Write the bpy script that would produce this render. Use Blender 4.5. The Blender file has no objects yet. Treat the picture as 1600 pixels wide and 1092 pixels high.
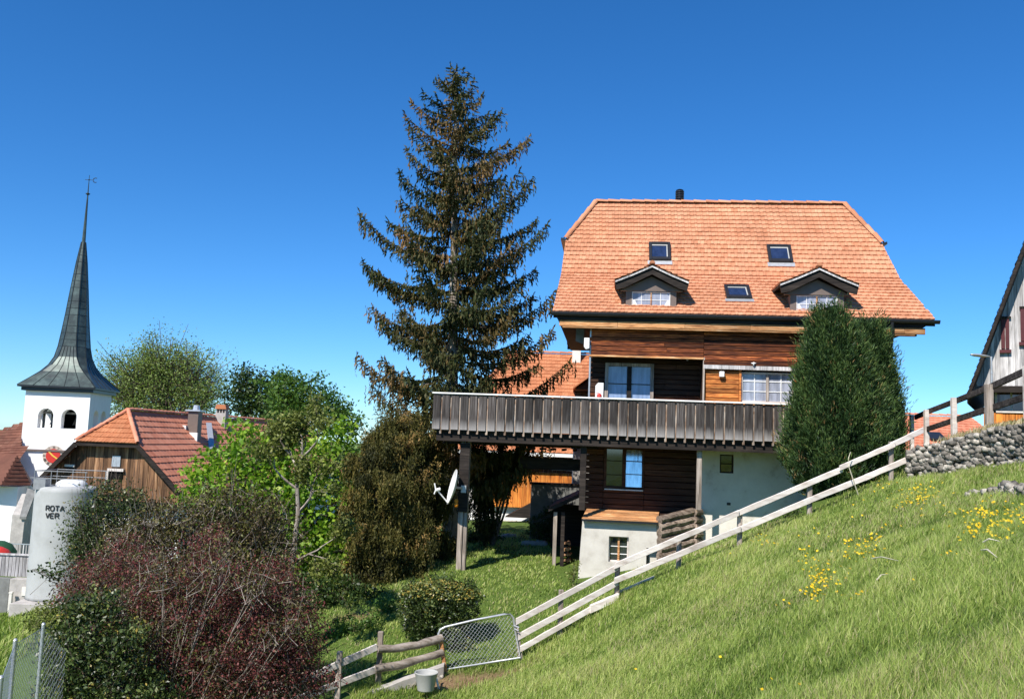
import bpy, math, random
import numpy as np
from mathutils import Vector, Matrix, Euler
random.seed(7); rng = np.random.default_rng(7)
rad = math.radians
C = bpy.context.scene.collection
scene = bpy.context.scene

# ------------------------------------------------------------------ camera
F_PX, W_PX, H_PX = 1400.0, 1600.0, 1092.0
PITCH, ROLL = rad(5.8), rad(2.2)
cam_data = bpy.data.cameras.new("camera"); cam = bpy.data.objects.new("camera", cam_data); C.objects.link(cam)
cam_data.sensor_width = 36.0; cam_data.lens = 36.0 * F_PX / W_PX
cam_data.clip_start = 0.1; cam_data.clip_end = 9000
CAMR = Matrix.Rotation(rad(90) + PITCH, 3, 'X') @ Matrix.Rotation(ROLL, 3, 'Z')
cam.rotation_euler = CAMR.to_euler(); cam.location = (0, 0, 0)
scene.camera = cam
scene.render.resolution_x = 1024; scene.render.resolution_y = 698

# ------------------------------------------------------------------ world, sun, exposure
SUN_EL, SUN_AZ = rad(47), rad(32)          # azimuth: degrees left of straight behind the camera
world = bpy.data.worlds.new("World"); scene.world = world; world.use_nodes = True
wn = world.node_tree.nodes; wl = world.node_tree.links
sky = wn.new('ShaderNodeTexSky'); sky.sky_type = 'NISHITA'; sky.sun_disc = False
sky.sun_elevation = SUN_EL
to_sun = Vector((-math.sin(SUN_AZ) * math.cos(SUN_EL), -math.cos(SUN_AZ) * math.cos(SUN_EL), math.sin(SUN_EL)))
sky.sun_rotation = math.atan2(to_sun.x, to_sun.y)
sky.altitude = 1400; sky.air_density = 1.0; sky.dust_density = 0.0; sky.ozone_density = 3.0
hsv = wn.new('ShaderNodeHueSaturation'); hsv.inputs['Saturation'].default_value = 1.12; hsv.inputs['Value'].default_value = 1.0
tint = wn.new('ShaderNodeMix'); tint.data_type = 'RGBA'; tint.blend_type = 'MULTIPLY'; tint.inputs['Factor'].default_value = 1.0
tint.inputs['B'].default_value = (0.62, 0.88, 1.16, 1)
wl.new(sky.outputs[0], tint.inputs['A']); wl.new(tint.outputs['Result'], hsv.inputs['Color'])
bg = wn['Background']; bg.inputs['Strength'].default_value = 0.10
wl.new(hsv.outputs[0], bg.inputs['Color'])
sd = bpy.data.lights.new("sun", 'SUN'); sd.energy = 4.8; sd.angle = rad(0.5); sd.color = (1.0, 0.95, 0.87)
sun = bpy.data.objects.new("sun", sd); C.objects.link(sun)
sun.rotation_euler = (-to_sun).to_track_quat('-Z', 'Y').to_euler(); sun.location = (-20, -30, 40)
scene.view_settings.view_transform = 'Standard'; scene.view_settings.look = 'None'
scene.view_settings.exposure = 0.5; scene.view_settings.gamma = 1.0

# ------------------------------------------------------------------ survey helpers
def ray(px, py):
    v = CAMR @ Vector(((px - W_PX / 2) / F_PX, -(py - H_PX / 2) / F_PX, -1.0)); return v
def R(px, py, Y):
    v = ray(px, py); return v * (Y / v.y)
class Frame:                                # a building's own axes: s along its front, d into its depth, z up
    def __init__(self, px, py, Y, yaw):
        p = R(px, py, Y); self.o = Vector((p.x, p.y, 0)); self.yaw = yaw
        self.u = Vector((math.cos(yaw), math.sin(yaw), 0)); self.n = Vector((-math.sin(yaw), math.cos(yaw), 0))
    def hit(self, px, py, d=0.0):
        v = ray(px, py); t = (self.o.dot(self.n) + d) / v.dot(self.n); p = v * t
        return ((p - self.o).dot(self.u), p.z)
    def s(self, px, py, d=0.0): return self.hit(px, py, d)[0]
    def z(self, px, py, d=0.0): return self.hit(px, py, d)[1]
    def loc(self, p):
        q = Vector(p) - self.o; return Vector((q.dot(self.u), q.dot(self.n), q.z))
    def w(self, s, d, z): return self.o + self.u * s + self.n * d + Vector((0, 0, z))

# ------------------------------------------------------------------ object helpers
def thing(name, label, cat, loc=(0, 0, 0), rotz=0.0, group=None):
    o = bpy.data.objects.new(name, None); C.objects.link(o); o.empty_display_size = 0.3
    o.location = loc; o.rotation_euler = (0, 0, rotz); o['label'] = label; o['category'] = cat
    if group: o['group'] = group
    return o
def tag(o, label, cat, group=None, kind=None):
    o['label'] = label; o['category'] = cat
    if group: o['group'] = group
    if kind: o['kind'] = kind
    return o

class MB:
    def __init__(self, off=(0, 0, 0)): self.v = []; self.f = []; self.r = []; self.off = Vector(off)
    def poly(self, pts, r=None):
        i = len(self.v); self.v += [tuple(Vector(p) - self.off) for p in pts]; self.f.append(tuple(range(i, i + len(pts))))
        self.r.append(random.random() if r is None else r)
    def grid(self, rows, r=None, closed=False):
        i = len(self.v); n = len(rows[0])
        for row in rows: self.v += [tuple(Vector(p) - self.off) for p in row]
        rr = random.random() if r is None else r
        for a in range(len(rows) - 1):
            for b in range(n if closed else n - 1):
                c = (b + 1) % n
                self.f.append((i + a * n + b, i + a * n + c, i + (a + 1) * n + c, i + (a + 1) * n + b)); self.r.append(rr)
    def prism(self, loop, vec, r=None):      # loop of points swept by vec, closed
        rr = random.random() if r is None else r; vec = Vector(vec); n = len(loop)
        a = [Vector(p) for p in loop]; b = [p + vec for p in a]
        i = len(self.v); self.v += [tuple(p - self.off) for p in a + b]
        self.f.append(tuple(range(i, i + n))[::-1]); self.r.append(rr)
        self.f.append(tuple(range(i + n, i + 2 * n))); self.r.append(rr)
        for k in range(n):
            self.f.append((i + k, i + (k + 1) % n, i + n + (k + 1) % n, i + n + k)); self.r.append(rr)
    def bx(self, x0, x1, y0, y1, z0, z1, r=None):
        self.prism([(x0, y0, z0), (x1, y0, z0), (x1, y1, z0), (x0, y1, z0)], (0, 0, z1 - z0), r)
    def beam(self, p, q, w, h, up=(0, 0, 1), r=None):   # w across, h along up, centred on the line p-q
        p = Vector(p); q = Vector(q); d = (q - p).normalized(); up = Vector(up)
        sx = d.cross(up).normalized() * (w / 2); uz = sx.cross(d).normalized() * (h / 2)
        self.prism([p - sx - uz, p + sx - uz, p + sx + uz, p - sx + uz], q - p, r)
    def tube(self, pts, radii, n=6, r=None, cap=True):
        pts = [Vector(p) for p in pts]
        if not isinstance(radii, (list, tuple)): radii = [radii] * len(pts)
        rows = []; ref = None
        for k, p in enumerate(pts):
            d = (pts[min(k + 1, len(pts) - 1)] - pts[max(k - 1, 0)]).normalized()
            if ref is None:
                ref = Vector((0, 0, 1)) if abs(d.z) < 0.9 else Vector((1, 0, 0))
            a = d.cross(ref).normalized(); b = d.cross(a).normalized(); ref = -d.cross(a) if False else ref
            rows.append([p + (a * math.cos(t) + b * math.sin(t)) * radii[k] for t in [2 * math.pi * j / n for j in range(n)]])
        rr = random.random() if r is None else r
        self.grid(rows, rr, closed=True)
        if cap: self.poly(rows[0][::-1], rr); self.poly(rows[-1], rr)
    def lathe(self, c, prof, n=24, r=None, axis=None):
        c = Vector(c); rows = []
        M = Matrix.Identity(3) if axis is None else Vector(axis).to_track_quat('Z', 'Y').to_matrix()
        for (rad_, z) in prof:
            rows.append([c + M @ Vector((rad_ * math.cos(t), rad_ * math.sin(t), z)) for t in [2 * math.pi * j / n for j in range(n)]])
        self.grid(rows, r if r is not None else .5, closed=True)
    def build(self, name, mat, parent=None, bevel=0.0, smooth=False, weld=False):
        me = bpy.data.meshes.new(name); me.from_pydata(self.v, [], self.f)
        at = me.attributes.new('rnd', 'FLOAT', 'FACE'); at.data.foreach_set('value', self.r)
        me.materials.append(mat); me.update()
        o = bpy.data.objects.new(name, me); C.objects.link(o)
        if parent: o.parent = parent
        else: o.location = self.off
        if bevel:
            m = o.modifiers.new('b', 'BEVEL'); m.width = bevel; m.segments = 1; m.limit_method = 'ANGLE'; m.angle_limit = rad(50)
        if smooth:
            me.shade_smooth()
        return o

def np_mesh(name, V, nper, mat, parent=None, rnd=None, faces=None, smooth=False):
    """V: (N, nper, 3) one polygon per row, or with faces=list of index tuples in each item"""
    N = V.shape[0]; faces = faces or [tuple(range(nper))]
    me = bpy.data.meshes.new(name)
    me.vertices.add(N * nper); me.vertices.foreach_set('co', V.astype(np.float32).ravel())
    fl = sum(len(f) for f in faces); nf = len(faces)
    idx = np.concatenate([np.array(f) for f in faces])[None, :] + (np.arange(N) * nper)[:, None]
    me.loops.add(N * fl); me.loops.foreach_set('vertex_index', idx.astype(np.int32).ravel())
    starts = np.cumsum([0] + [len(f) for f in faces[:-1]])[None, :] + (np.arange(N) * fl)[:, None]
    me.polygons.add(N * nf); me.polygons.foreach_set('loop_start', starts.astype(np.int32).ravel())
    me.polygons.foreach_set('loop_total', np.tile(np.array([len(f) for f in faces], dtype=np.int32), N))
    at = me.attributes.new('rnd', 'FLOAT', 'FACE')
    rr = rng.random(N) if rnd is None else rnd
    at.data.foreach_set('value', np.repeat(rr, nf).astype(np.float32))
    me.materials.append(mat); me.update(calc_edges=True); me.validate()
    o = bpy.data.objects.new(name, me); C.objects.link(o)
    if parent: o.parent = parent
    return o

def unit(a): return a / np.maximum(np.linalg.norm(a, axis=1, keepdims=True), 1e-9)
def leaves(name, P, L, Wd, mat, parent, rnd=None, dirs=None, spread=1.0, fold=0.25, var=0.35):
    N = len(P); P = np.asarray(P, float)
    a = rng.normal(size=(N, 3))
    if dirs is not None: a = np.asarray(dirs) + a * spread
    a = unit(a); b = unit(np.cross(a, rng.normal(size=(N, 3)))); n = np.cross(a, b)
    s = (1 + rng.uniform(-var, var, N))[:, None]
    l = a * (L / 2) * s; w = b * (Wd / 2) * s; up = n * (Wd * fold) * s
    if parent: P = P - np.array(parent.location)[None, :]
    V = np.stack([P - l, P - l * .1 + w + up, P + l, P - l * .1 - w + up], axis=1)
    return np_mesh(name, V, 4, mat, parent, rnd)

# ------------------------------------------------------------------ materials
MATS = {}
def newmat(name):
    m = bpy.data.materials.new(name); m.use_nodes = True; nt = m.node_tree
    return m, nt, nt.nodes['Principled BSDF']
def node(nt, t, **kw):
    n = nt.nodes.new(t)
    for k, v in kw.items(): setattr(n, k, v)
    return n
def ramp(nt, fac, stops):
    r = node(nt, 'ShaderNodeValToRGB'); e = r.color_ramp.elements
    while len(e) < len(stops): e.new(0.5)
    for k, (p, c) in enumerate(stops): e[k].position = p; e[k].color = (*c, 1)
    nt.links.new(fac, r.inputs[0]); return r
def coords(nt, scale, kind='Object'):
    tc = node(nt, 'ShaderNodeTexCoord'); mp = node(nt, 'ShaderNodeMapping')
    mp.inputs['Scale'].default_value = scale; nt.links.new(tc.outputs[kind], mp.inputs[0]); return mp.outputs[0]
def noise(nt, vec, scale=1.0, detail=6.0, rough=0.6, dist=0.0):
    n = node(nt, 'ShaderNodeTexNoise'); n.inputs['Scale'].default_value = scale; n.inputs['Detail'].default_value = detail
    n.inputs['Roughness'].default_value = rough; n.inputs['Distortion'].default_value = dist
    nt.links.new(vec, n.inputs['Vector']); return n.outputs['Fac']
def mixc(nt, fac, a, b, mode='MIX'):
    m = node(nt, 'ShaderNodeMix', data_type='RGBA', blend_type=mode)
    for sock, val in ((m.inputs['Factor'], fac), (m.inputs['A'], a), (m.inputs['B'], b)):
        if hasattr(val, 'links') or hasattr(val, 'is_linked'): nt.links.new(val, sock)
        elif isinstance(val, (int, float)): sock.default_value = val
        else: sock.default_value = (*val, 1)
    return m.outputs['Result']
def attr(nt):
    a = node(nt, 'ShaderNodeAttribute'); a.attribute_name = 'rnd'; return a.outputs['Fac']
def bump(nt, b, h, dist=0.01, strength=0.6):
    n = node(nt, 'ShaderNodeBump'); n.inputs['Distance'].default_value = dist; n.inputs['Strength'].default_value = strength
    nt.links.new(h, n.inputs['Height']); nt.links.new(n.outputs[0], b.inputs['Normal'])
def math_(nt, op, a, b):
    m = node(nt, 'ShaderNodeMath', operation=op)
    for k, v in enumerate((a, b)):
        if isinstance(v, (int, float)): m.inputs[k].default_value = v
        else: nt.links.new(v, m.inputs[k])
    return m.outputs[0]

def wood(name, cols, axis='x', grain=30.0, along=1.2, rough=0.75, var=0.5, bumpd=0.004, dapple=0.75, worn=None):
    """cols: dark, mid, light, worn tone"""
    m, nt, b = newmat(name)
    sc = {'x': (along, grain, grain), 'y': (grain, along, grain), 'z': (grain, grain, along)}[axis]
    r = attr(nt)
    off = node(nt, 'ShaderNodeVectorMath', operation='ADD'); vm = node(nt, 'ShaderNodeCombineXYZ')
    k = math_(nt, 'MULTIPLY', r, 37.0)
    for i in range(3): nt.links.new(k, vm.inputs[i])
    nt.links.new(coords(nt, sc), off.inputs[0]); nt.links.new(vm.outputs[0], off.inputs[1])
    n1 = noise(nt, off.outputs[0], 1.0, 8, 0.65, 0.6)
    c = ramp(nt, n1, [(0.30, cols[0]), (0.45, cols[1]), (0.58, cols[2]), (0.75, cols[3])]).outputs[0]
    n2 = noise(nt, coords(nt, tuple(x * 0.08 + 0.5 for x in sc)), 1.0, 4, 0.6)
    c2 = ramp(nt, n2, [(0.35, (0.5, 0.5, 0.5)), (0.65, (1.25, 1.25, 1.25))]).outputs[0]
    c = mixc(nt, dapple, c, c2, 'MULTIPLY')
    c3 = ramp(nt, r, [(0.0, (1 - var,) * 3), (1.0, (1 + var * .6,) * 3)]).outputs[0]
    c = mixc(nt, 1.0, c, c3, 'MULTIPLY')
    if worn:                              # bleached lower ends, ragged edge following the grain
        sp_ = node(nt, 'ShaderNodeSeparateXYZ'); nt.links.new(coords(nt, (1, 1, 1)), sp_.inputs[0])
        h_ = math_(nt, 'ADD', sp_.outputs['Z'], math_(nt, 'MULTIPLY', math_(nt, 'SUBTRACT', n1, .5), .5))
        mr = node(nt, 'ShaderNodeMapRange'); nt.links.new(h_, mr.inputs[0]); mr.inputs[1].default_value = worn[0]; mr.inputs[2].default_value = worn[1]; mr.inputs[3].default_value = .75; mr.inputs[4].default_value = 0
        c = mixc(nt, mr.outputs[0], c, worn[2])
    nt.links.new(c, b.inputs['Base Color']); b.inputs['Roughness'].default_value = rough
    b.inputs['Specular IOR Level'].default_value = 0.25
    bump(nt, b, n1, bumpd, 0.8); return m

def plain(name, col, rough=0.6, nscale=3.0, var=0.15, metallic=0.0, bd=0.0, spec=0.4, stops=None, rv=0.0):
    m, nt, b = newmat(name)
    v = coords(nt, (1, 1, 1)); n = noise(nt, v, nscale, 8, 0.65)
    st = stops or [(0.3, tuple(x * (1 - var) for x in col)), (0.7, tuple(min(1, x * (1 + var)) for x in col))]
    c = ramp(nt, n, st).outputs[0]
    if rv: c = mixc(nt, 1.0, c, ramp(nt, attr(nt), [(0, (1 - rv,) * 3), (1, (1 + rv,) * 3)]).outputs[0], 'MULTIPLY')
    nt.links.new(c, b.inputs['Base Color']); b.inputs['Roughness'].default_value = rough
    b.inputs['Metallic'].default_value = metallic; b.inputs['Specular IOR Level'].default_value = spec
    if bd: bump(nt, b, noise(nt, v, nscale * 12, 6, 0.7), bd, 0.6)
    return m

def leafmat(name, stops, trans=0.3, rough=0.5, spec=0.3):
    m, nt, b = newmat(name)
    c = ramp(nt, attr(nt), stops).outputs[0]
    nt.links.new(c, b.inputs['Base Color']); b.inputs['Roughness'].default_value = rough
    b.inputs['Specular IOR Level'].default_value = spec
    t = node(nt, 'ShaderNodeBsdfTranslucent'); nt.links.new(mixc(nt, 1.0, c, (1.3, 1.35, 0.7), 'MULTIPLY'), t.inputs['Color'])
    mx = node(nt, 'ShaderNodeMixShader'); mx.inputs[0].default_value = trans
    nt.links.new(b.outputs[0], mx.inputs[1]); nt.links.new(t.outputs[0], mx.inputs[2])
    nt.links.new(mx.outputs[0], nt.nodes['Material Output'].inputs['Surface']); return m

def tilemat(name, cols, var=0.22):
    m, nt, b = newmat(name)
    c = ramp(nt, attr(nt), [(0, cols[0]), (0.5, cols[1]), (1, cols[2])]).outputs[0]
    n = noise(nt, coords(nt, (1, 1, 1)), 1.1, 8, 0.7)
    c = mixc(nt, 0.8, c, ramp(nt, n, [(0.35, (1 - var,) * 3), (0.65, (1.12,) * 3)]).outputs[0], 'MULTIPLY')
    n2 = noise(nt, coords(nt, (1, 1, 1)), 26, 4, 0.7)
    c = mixc(nt, 0.5, c, ramp(nt, n2, [(0.3, (.72, .70, .68)), (0.6, (1.08,) * 3)]).outputs[0], 'MULTIPLY')
    nt.links.new(c, b.inputs['Base Color']); b.inputs['Roughness'].default_value = 0.75
    b.inputs['Specular IOR Level'].default_value = 0.3
    bump(nt, b, n2, 0.004, 0.4); return m

def glassmat(name, col, metallic=0.0, ior=1.6, rough=0.04):
    m, nt, b = newmat(name)
    n = noise(nt, coords(nt, (9, 9, 1.5)), 1.0, 3, 0.5)
    c = ramp(nt, n, [(0.35, tuple(x * .75 for x in col)), (0.65, tuple(x * 1.2 for x in col))]).outputs[0]
    nt.links.new(c, b.inputs['Base Color']); b.inputs['Roughness'].default_value = rough
    b.inputs['IOR'].default_value = ior; b.inputs['Metallic'].default_value = metallic; return m

M = dict(
 board=wood('weathered_dark_boards', [(.018, .014, .012), (.055, .046, .042), (.10, .087, .08), (.20, .18, .17)], 'z', 24, 1.0, var=.45),
 batten=wood('sunbleached_batten', [(.10, .05, .025), (.30, .20, .14), (.45, .37, .30), (.55, .48, .42)], 'z', 24, 3, var=.4),
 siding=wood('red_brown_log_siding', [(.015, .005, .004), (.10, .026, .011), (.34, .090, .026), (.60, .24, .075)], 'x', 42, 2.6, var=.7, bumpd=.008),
 orange_siding=wood('orange_log_siding', [(.04, .012, .006), (.42, .125, .03), (.68, .25, .06), (.80, .42, .15)], 'x', 38, 3.0, var=.45, bumpd=.008),
 fascia=wood('golden_fascia_wood', [(.07, .03, .018), (.46, .20, .075), (.66, .36, .16), (.74, .60, .46)], 'x', 40, 2.4, var=.3),
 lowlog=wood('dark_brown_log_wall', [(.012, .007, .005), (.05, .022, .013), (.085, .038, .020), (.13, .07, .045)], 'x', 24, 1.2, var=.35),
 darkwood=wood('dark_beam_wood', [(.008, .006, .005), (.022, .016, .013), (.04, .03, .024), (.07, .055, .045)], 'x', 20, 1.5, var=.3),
 postwood=wood('grey_post_wood', [(.14, .11, .085), (.34, .28, .23), (.50, .42, .36), (.62, .55, .48)], 'z', 22, 1.3, var=.3),
 rail=wood('bleached_rail_wood', [(.48, .40, .34), (.66, .58, .52), (.77, .70, .64), (.85, .80, .75)], 'x', 10, 1.5, var=.10, dapple=.45),
 logrough=wood('bark_rough_log', [(.06, .035, .022), (.22, .16, .12), (.38, .30, .24), (.50, .32, .18)], 'x', 12, 3.0, var=.4, bumpd=.02),
 greyboards=wood('silver_grey_boards', [(.16, .15, .145), (.42, .40, .39), (.60, .57, .555), (.75, .72, .70)], 'z', 20, 1.2, var=.35),
 barnboards=wood('brown_barn_boards', [(.03, .016, .009), (.15, .075, .038), (.32, .17, .085), (.58, .36, .20)], 'z', 9, .5, var=.55),
 orangeboards=wood('orange_vertical_boards', [(.20, .05, .010), (.56, .17, .03), (.78, .28, .05), (.85, .40, .11)], 'z', 14, .8, var=.35),
 brownboards=wood('brown_vertical_boards', [(.05, .022, .012), (.13, .058, .030), (.20, .09, .045), (.28, .14, .08)], 'z', 14, .8, var=.3),
 tile=tilemat('salmon_roof_tiles', [(.45, .175, .083), (.57, .255, .138), (.66, .34, .195)]),
 tile2=tilemat('orange_roof_tiles', [(.38, .125, .05), (.49, .185, .082), (.57, .25, .12)]),
 tile3=tilemat('red_roof_tiles', [(.48, .155, .085), (.62, .24, .14), (.70, .32, .20)]),
 brown_tile=tilemat('brown_mossy_tiles', [(.10, .035, .022), (.17, .065, .04), (.22, .10, .065)], .4),
 white=plain('white_lime_render', (.86, .85, .83), .9, 1.6, .05, bd=.006, spec=.1),
 plaster=plain('cream_plaster', (.62, .58, .52), .9, 2.2, .08, bd=.008, spec=.1, stops=[(.28, (.44, .40, .35)), (.45, (.57, .53, .47)), (.7, (.66, .62, .56))]),
 oldwhite=plain('old_white_plaster', (.72, .68, .61), .9, 2.4, .12, bd=.01, spec=.1, stops=[(.3, (.50, .45, .38)), (.42, (.68, .64, .57)), (.7, (.78, .74, .67))]),
 concrete=plain('grey_concrete', (.42, .39, .36), .9, 3.5, .22, bd=.006, spec=.15),
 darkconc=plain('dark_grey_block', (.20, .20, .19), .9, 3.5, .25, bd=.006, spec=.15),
 black=plain('black_painted_metal', (.018, .018, .020), .35, 4, .2, spec=.5),
 brownmetal=plain('brown_sheet_metal', (.165, .125, .105), .5, 6, .12, spec=.4),
 copper=plain('dark_patina_copper', (.06, .075, .07), .42, 1.2, .3, metallic=.3,
      stops=[(.3, (.028, .032, .034)), (.5, (.055, .075, .070)), (.7, (.11, .15, .135))], rv=.12),
 seam=plain('standing_seam_copper', (.03, .036, .036), .5, 6, .2, metallic=.3),
 steel=plain('galvanised_steel', (.55, .56, .57), .42, 12, .15, metallic=.6),
 dullsteel=plain('dull_zinc_railing', (.26, .27, .28), .6, 8, .2),
 whitepaint=plain('white_paint', (.80, .79, .76), .5, 8, .05),
 tank=plain('pale_grey_tank_paint', (.40, .405, .39), .6, 1.4, .06, spec=.3, stops=[(.3, (.33, .33, .31)), (.5, (.40, .405, .39)), (.7, (.43, .435, .42))]),
 ink=plain('black_lettering', (.03, .03, .03), .6, 6, .1),
 stone=plain('rubble_stone', (.34, .31, .27), .95, 16, .4, bd=.03, spec=.1, rv=.6, stops=[(.3, (.13, .12, .10)), (.48, (.33, .30, .255)), (.68, (.45, .41, .35))]),
 mortar=plain('earthy_mortar', (.07, .06, .045), 1, 9, .4, bd=.02, spec=0),
 red=plain('red_paint', (.55, .035, .025), .6, 6, .1),
 maroon=plain('maroon_shutter_paint', (.085, .014, .016), .55, 6, .15),
 yellow=plain('yellow_gilding', (.75, .50, .08), .5, 6, .1),
 orange=plain('orange_plastic', (.80, .25, .015), .5, 6, .1),
 green=plain('green_canvas', (.015, .07, .03), .8, 6, .2),
 clockface=plain('pale_clock_ring', (.50, .42, .34), .8, 20, .3),
 dark=plain('dark_interior', (.012, .011, .010), .9, 3, .2, spec=.05),
 bronze=plain('bell_bronze', (.20, .17, .12), .4, 5, .2, metallic=.7),
 brick=plain('brick_red', (.36, .14, .08), .9, 14, .3, bd=.006),
 bark=wood('grey_brown_bark', [(.05, .035, .025), (.12, .09, .065), (.20, .155, .12), (.30, .25, .20)], 'z', 14, 3, var=.3, bumpd=.02),
 palebark=wood('pale_bark', [(.12, .09, .07), (.26, .21, .17), (.38, .33, .28), (.50, .46, .41)], 'z', 12, 3, var=.35, bumpd=.01),
 glass_blue=glassmat('window_glass_blue', (.25, .33, .50)),
 glass_grey=glassmat('window_glass_curtain', (.33, .35, .42)),
 glass_dark=glassmat('window_glass_dark', (.03, .035, .04), ior=2.0),
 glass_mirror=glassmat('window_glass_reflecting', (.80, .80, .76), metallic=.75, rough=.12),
 glass_sky=glassmat('skylight_glass', (.02, .03, .07), ior=2.2),
 curtain=plain('white_net_curtain', (.70, .71, .74), .9, 14, .12, spec=.05),
)

# ------------------------------------------------------------------ terrain
def tps_fit(P):
    P = np.array(P, float); X = P[:, :2]; z = P[:, 2]; n = len(P)
    d = np.linalg.norm(X[:, None] - X[None], axis=2)
    K = np.where(d > 0, d * d * np.log(d + 1e-9), 0) + np.eye(n) * 0.6
    A = np.zeros((n + 3, n + 3)); A[:n, :n] = K; A[:n, n] = 1; A[:n, n + 1:] = X; A[n, :n] = 1; A[n + 1:, :n] = X.T
    return X, np.linalg.solve(A, np.concatenate([z, [0, 0, 0]]))
def tps_eval(fit, x, y):
    X, w = fit; n = len(X); x = np.asarray(x, float); y = np.asarray(y, float)
    out = w[n] + w[n + 1] * x + w[n + 2] * y
    for k in range(n):
        d2 = (x - X[k, 0]) ** 2 + (y - X[k, 1]) ** 2
        out = out + w[k] * 0.5 * d2 * np.log(d2 + 1e-12)
    return out
def R3(px, py, Y): return tuple(R(px, py, Y))
hill_pts = [R3(*a) for a in [
    (690, 1050, 17.6), (745, 1048, 17.7), (815, 1037, 18), (880, 997, 18.2), (965, 934, 18.5), (1060, 893, 18.8), (1155, 855, 19), (1265, 810, 19.2),
    (1340, 776, 19.3), (1420, 744, 19.5), (1500, 739, 18.7), (1600, 726, 17.2), (640, 1092, 17), (800, 1092, 14.6), (1000, 1092, 10.6),
    (1200, 1092, 7.6), (1400, 1092, 5.6), (1600, 1092, 4.3), (1600, 880, 8.0), (1400, 900, 10.5), (1200, 930, 13.5), (1000, 1000, 14.5),
    (560, 1100, 16.4), (530, 1092, 16.5), (590, 1070, 17.1)]]
hill_pts += [(0, 0, -1.65), (2, -3, -.5), (-2, 4, -3.4), (-3, 8, -4.6), (-5, 12, -5.7), (-8, 16, -6.3), (-12, 10, -8), (-10, 0, -6), (12, 6, 1.2), (10, 0, 2.0), (14, 16, 1.2), (16, 24, 1.4)]
hill_pts += [R3(*a) for a in [(724, 900, 23.2), (760, 1000, 19.6), (765, 955, 21), (905, 906, 23.4), (850, 870, 26), (830, 850, 28), (780, 835, 31), (560, 975, 20.5),
    (640, 960, 20.5), (1000, 880, 24.4), (1150, 842, 24.8), (1225, 805, 24.5), (1310, 765, 21.8), (1390, 752, 21.3), (1300, 790, 26)]]
hill_pts += [(-8, 22, -5.0), (-12, 26, -5.6), (-18, 33, -6.7), (-22, 33, -7.0), (-26, 40, -8.0), (-15, 37, -6.0), (-10, 45, -4.6), (-4, 38, -3.6), (4, 40, -3.4), (12, 38, -2.8),
    (20, 40, -1.0), (22, 30, .4), (-32, 62, -9.0), (-30, 30, -9.0), (-20, 15, -9.0), (10, 60, -4), (30, 50, -2), (-10, 65, -6), (-40, 45, -10), (24, 15, 3.5), (20, 2, 4)]
HILL = tps_fit(hill_pts)
TERR = tps_fit([R3(*a) for a in [(1425, 703, 20.2), (1425, 700, 24.6), (1450, 694, 23.5), (1492, 684, 22), (1547, 670, 20.2), (1600, 656, 19), (1500, 684, 19.4), (1600, 660, 17.8), (1445, 697, 20.0)]] +
    [(14, 16, 1.9), (12.5, 26, .6), (16, 24, 1.2), (20, 16, 2.8)])
W0 = R(1418, 742, 19.5); W1 = R(1600, 724, 17.2); WD = (W1 - W0); WD.z = 0; WL = WD.length; WD.normalize(); WN = Vector((-WD.y, WD.x, 0))
def H(x, y):
    x = np.asarray(x, float); y = np.asarray(y, float)
    h = tps_eval(HILL, x, y)
    r = np.hypot(x, y - 25)
    far = -8.5 + 0 * r - np.clip((r - 60) * .05, 0, 30)
    k = np.clip((r - 40) / 25, 0, 1); k = k * k * (3 - 2 * k)
    h = h * (1 - k) + far * k
    sd_ = (x - W0.x) * WN.x + (y - W0.y) * WN.y; al = (x - W0.x) * WD.x + (y - W0.y) * WD.y
    t = tps_eval(TERR, x, y)
    kb = np.clip((sd_ - .18) / .22, 0, 1) * np.clip((al + .15) / .4, 0, 1) * np.clip((30 - y) / 3, 0, 1) * np.clip((22 - x) / 4, 0, 1)
    return h * (1 - kb) + t * kb + 0.03 * np.sin(x * 2.3 + y) * np.sin(y * 1.9 - x * .7) * (r < 40)
def hz(x, y): return float(H(np.array([x]), np.array([y]))[0])
def G(px, Y):                                # ground point below pixel column px at distance Y
    p = R(px, 700, Y)
    for _ in range(4):
        z = hz(p.x, p.y); v = ray(px, 700)
        # follow the leaning vertical through this pixel column
        a = R(px, 700, Y); b = R(px, 900, Y); t = (z - a.z) / (b.z - a.z); p = a + (b - a) * t; p = Vector((p.x, Y, 0))
    return Vector((p.x, p.y, hz(p.x, p.y)))

m, nt, b = newmat('meadow_soil_and_grass'); v = coords(nt, (1, 1, 1))
n1 = noise(nt, v, 0.9, 8, .7); n2 = noise(nt, v, 22, 6, .75); n3 = noise(nt, v, .35, 4, .6)
cg = ramp(nt, n2, [(.3, (.03, .055, .010)), (.5, (.09, .14, .028)), (.7, (.16, .22, .05))]).outputs[0]
cs = ramp(nt, n2, [(.3, (.10, .06, .03)), (.7, (.34, .23, .13))]).outputs[0]
fac = ramp(nt, n1, [(.60, (0, 0, 0)), (.72, (1, 1, 1))]).outputs[0]
at_ = node(nt, 'ShaderNodeAttribute'); at_.attribute_name = 'soil'
fac2 = mixc(nt, at_.outputs['Fac'], mixc(nt, .35, (0, 0, 0), fac), (1, 1, 1))
c = mixc(nt, fac2, cg, cs)
nt.links.new(c, b.inputs['Base Color']); b.inputs['Roughness'].default_value = .95; b.inputs['Specular IOR Level'].default_value = .1
bump(nt, b, n2, .04, .8); M['ground'] = m

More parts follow.
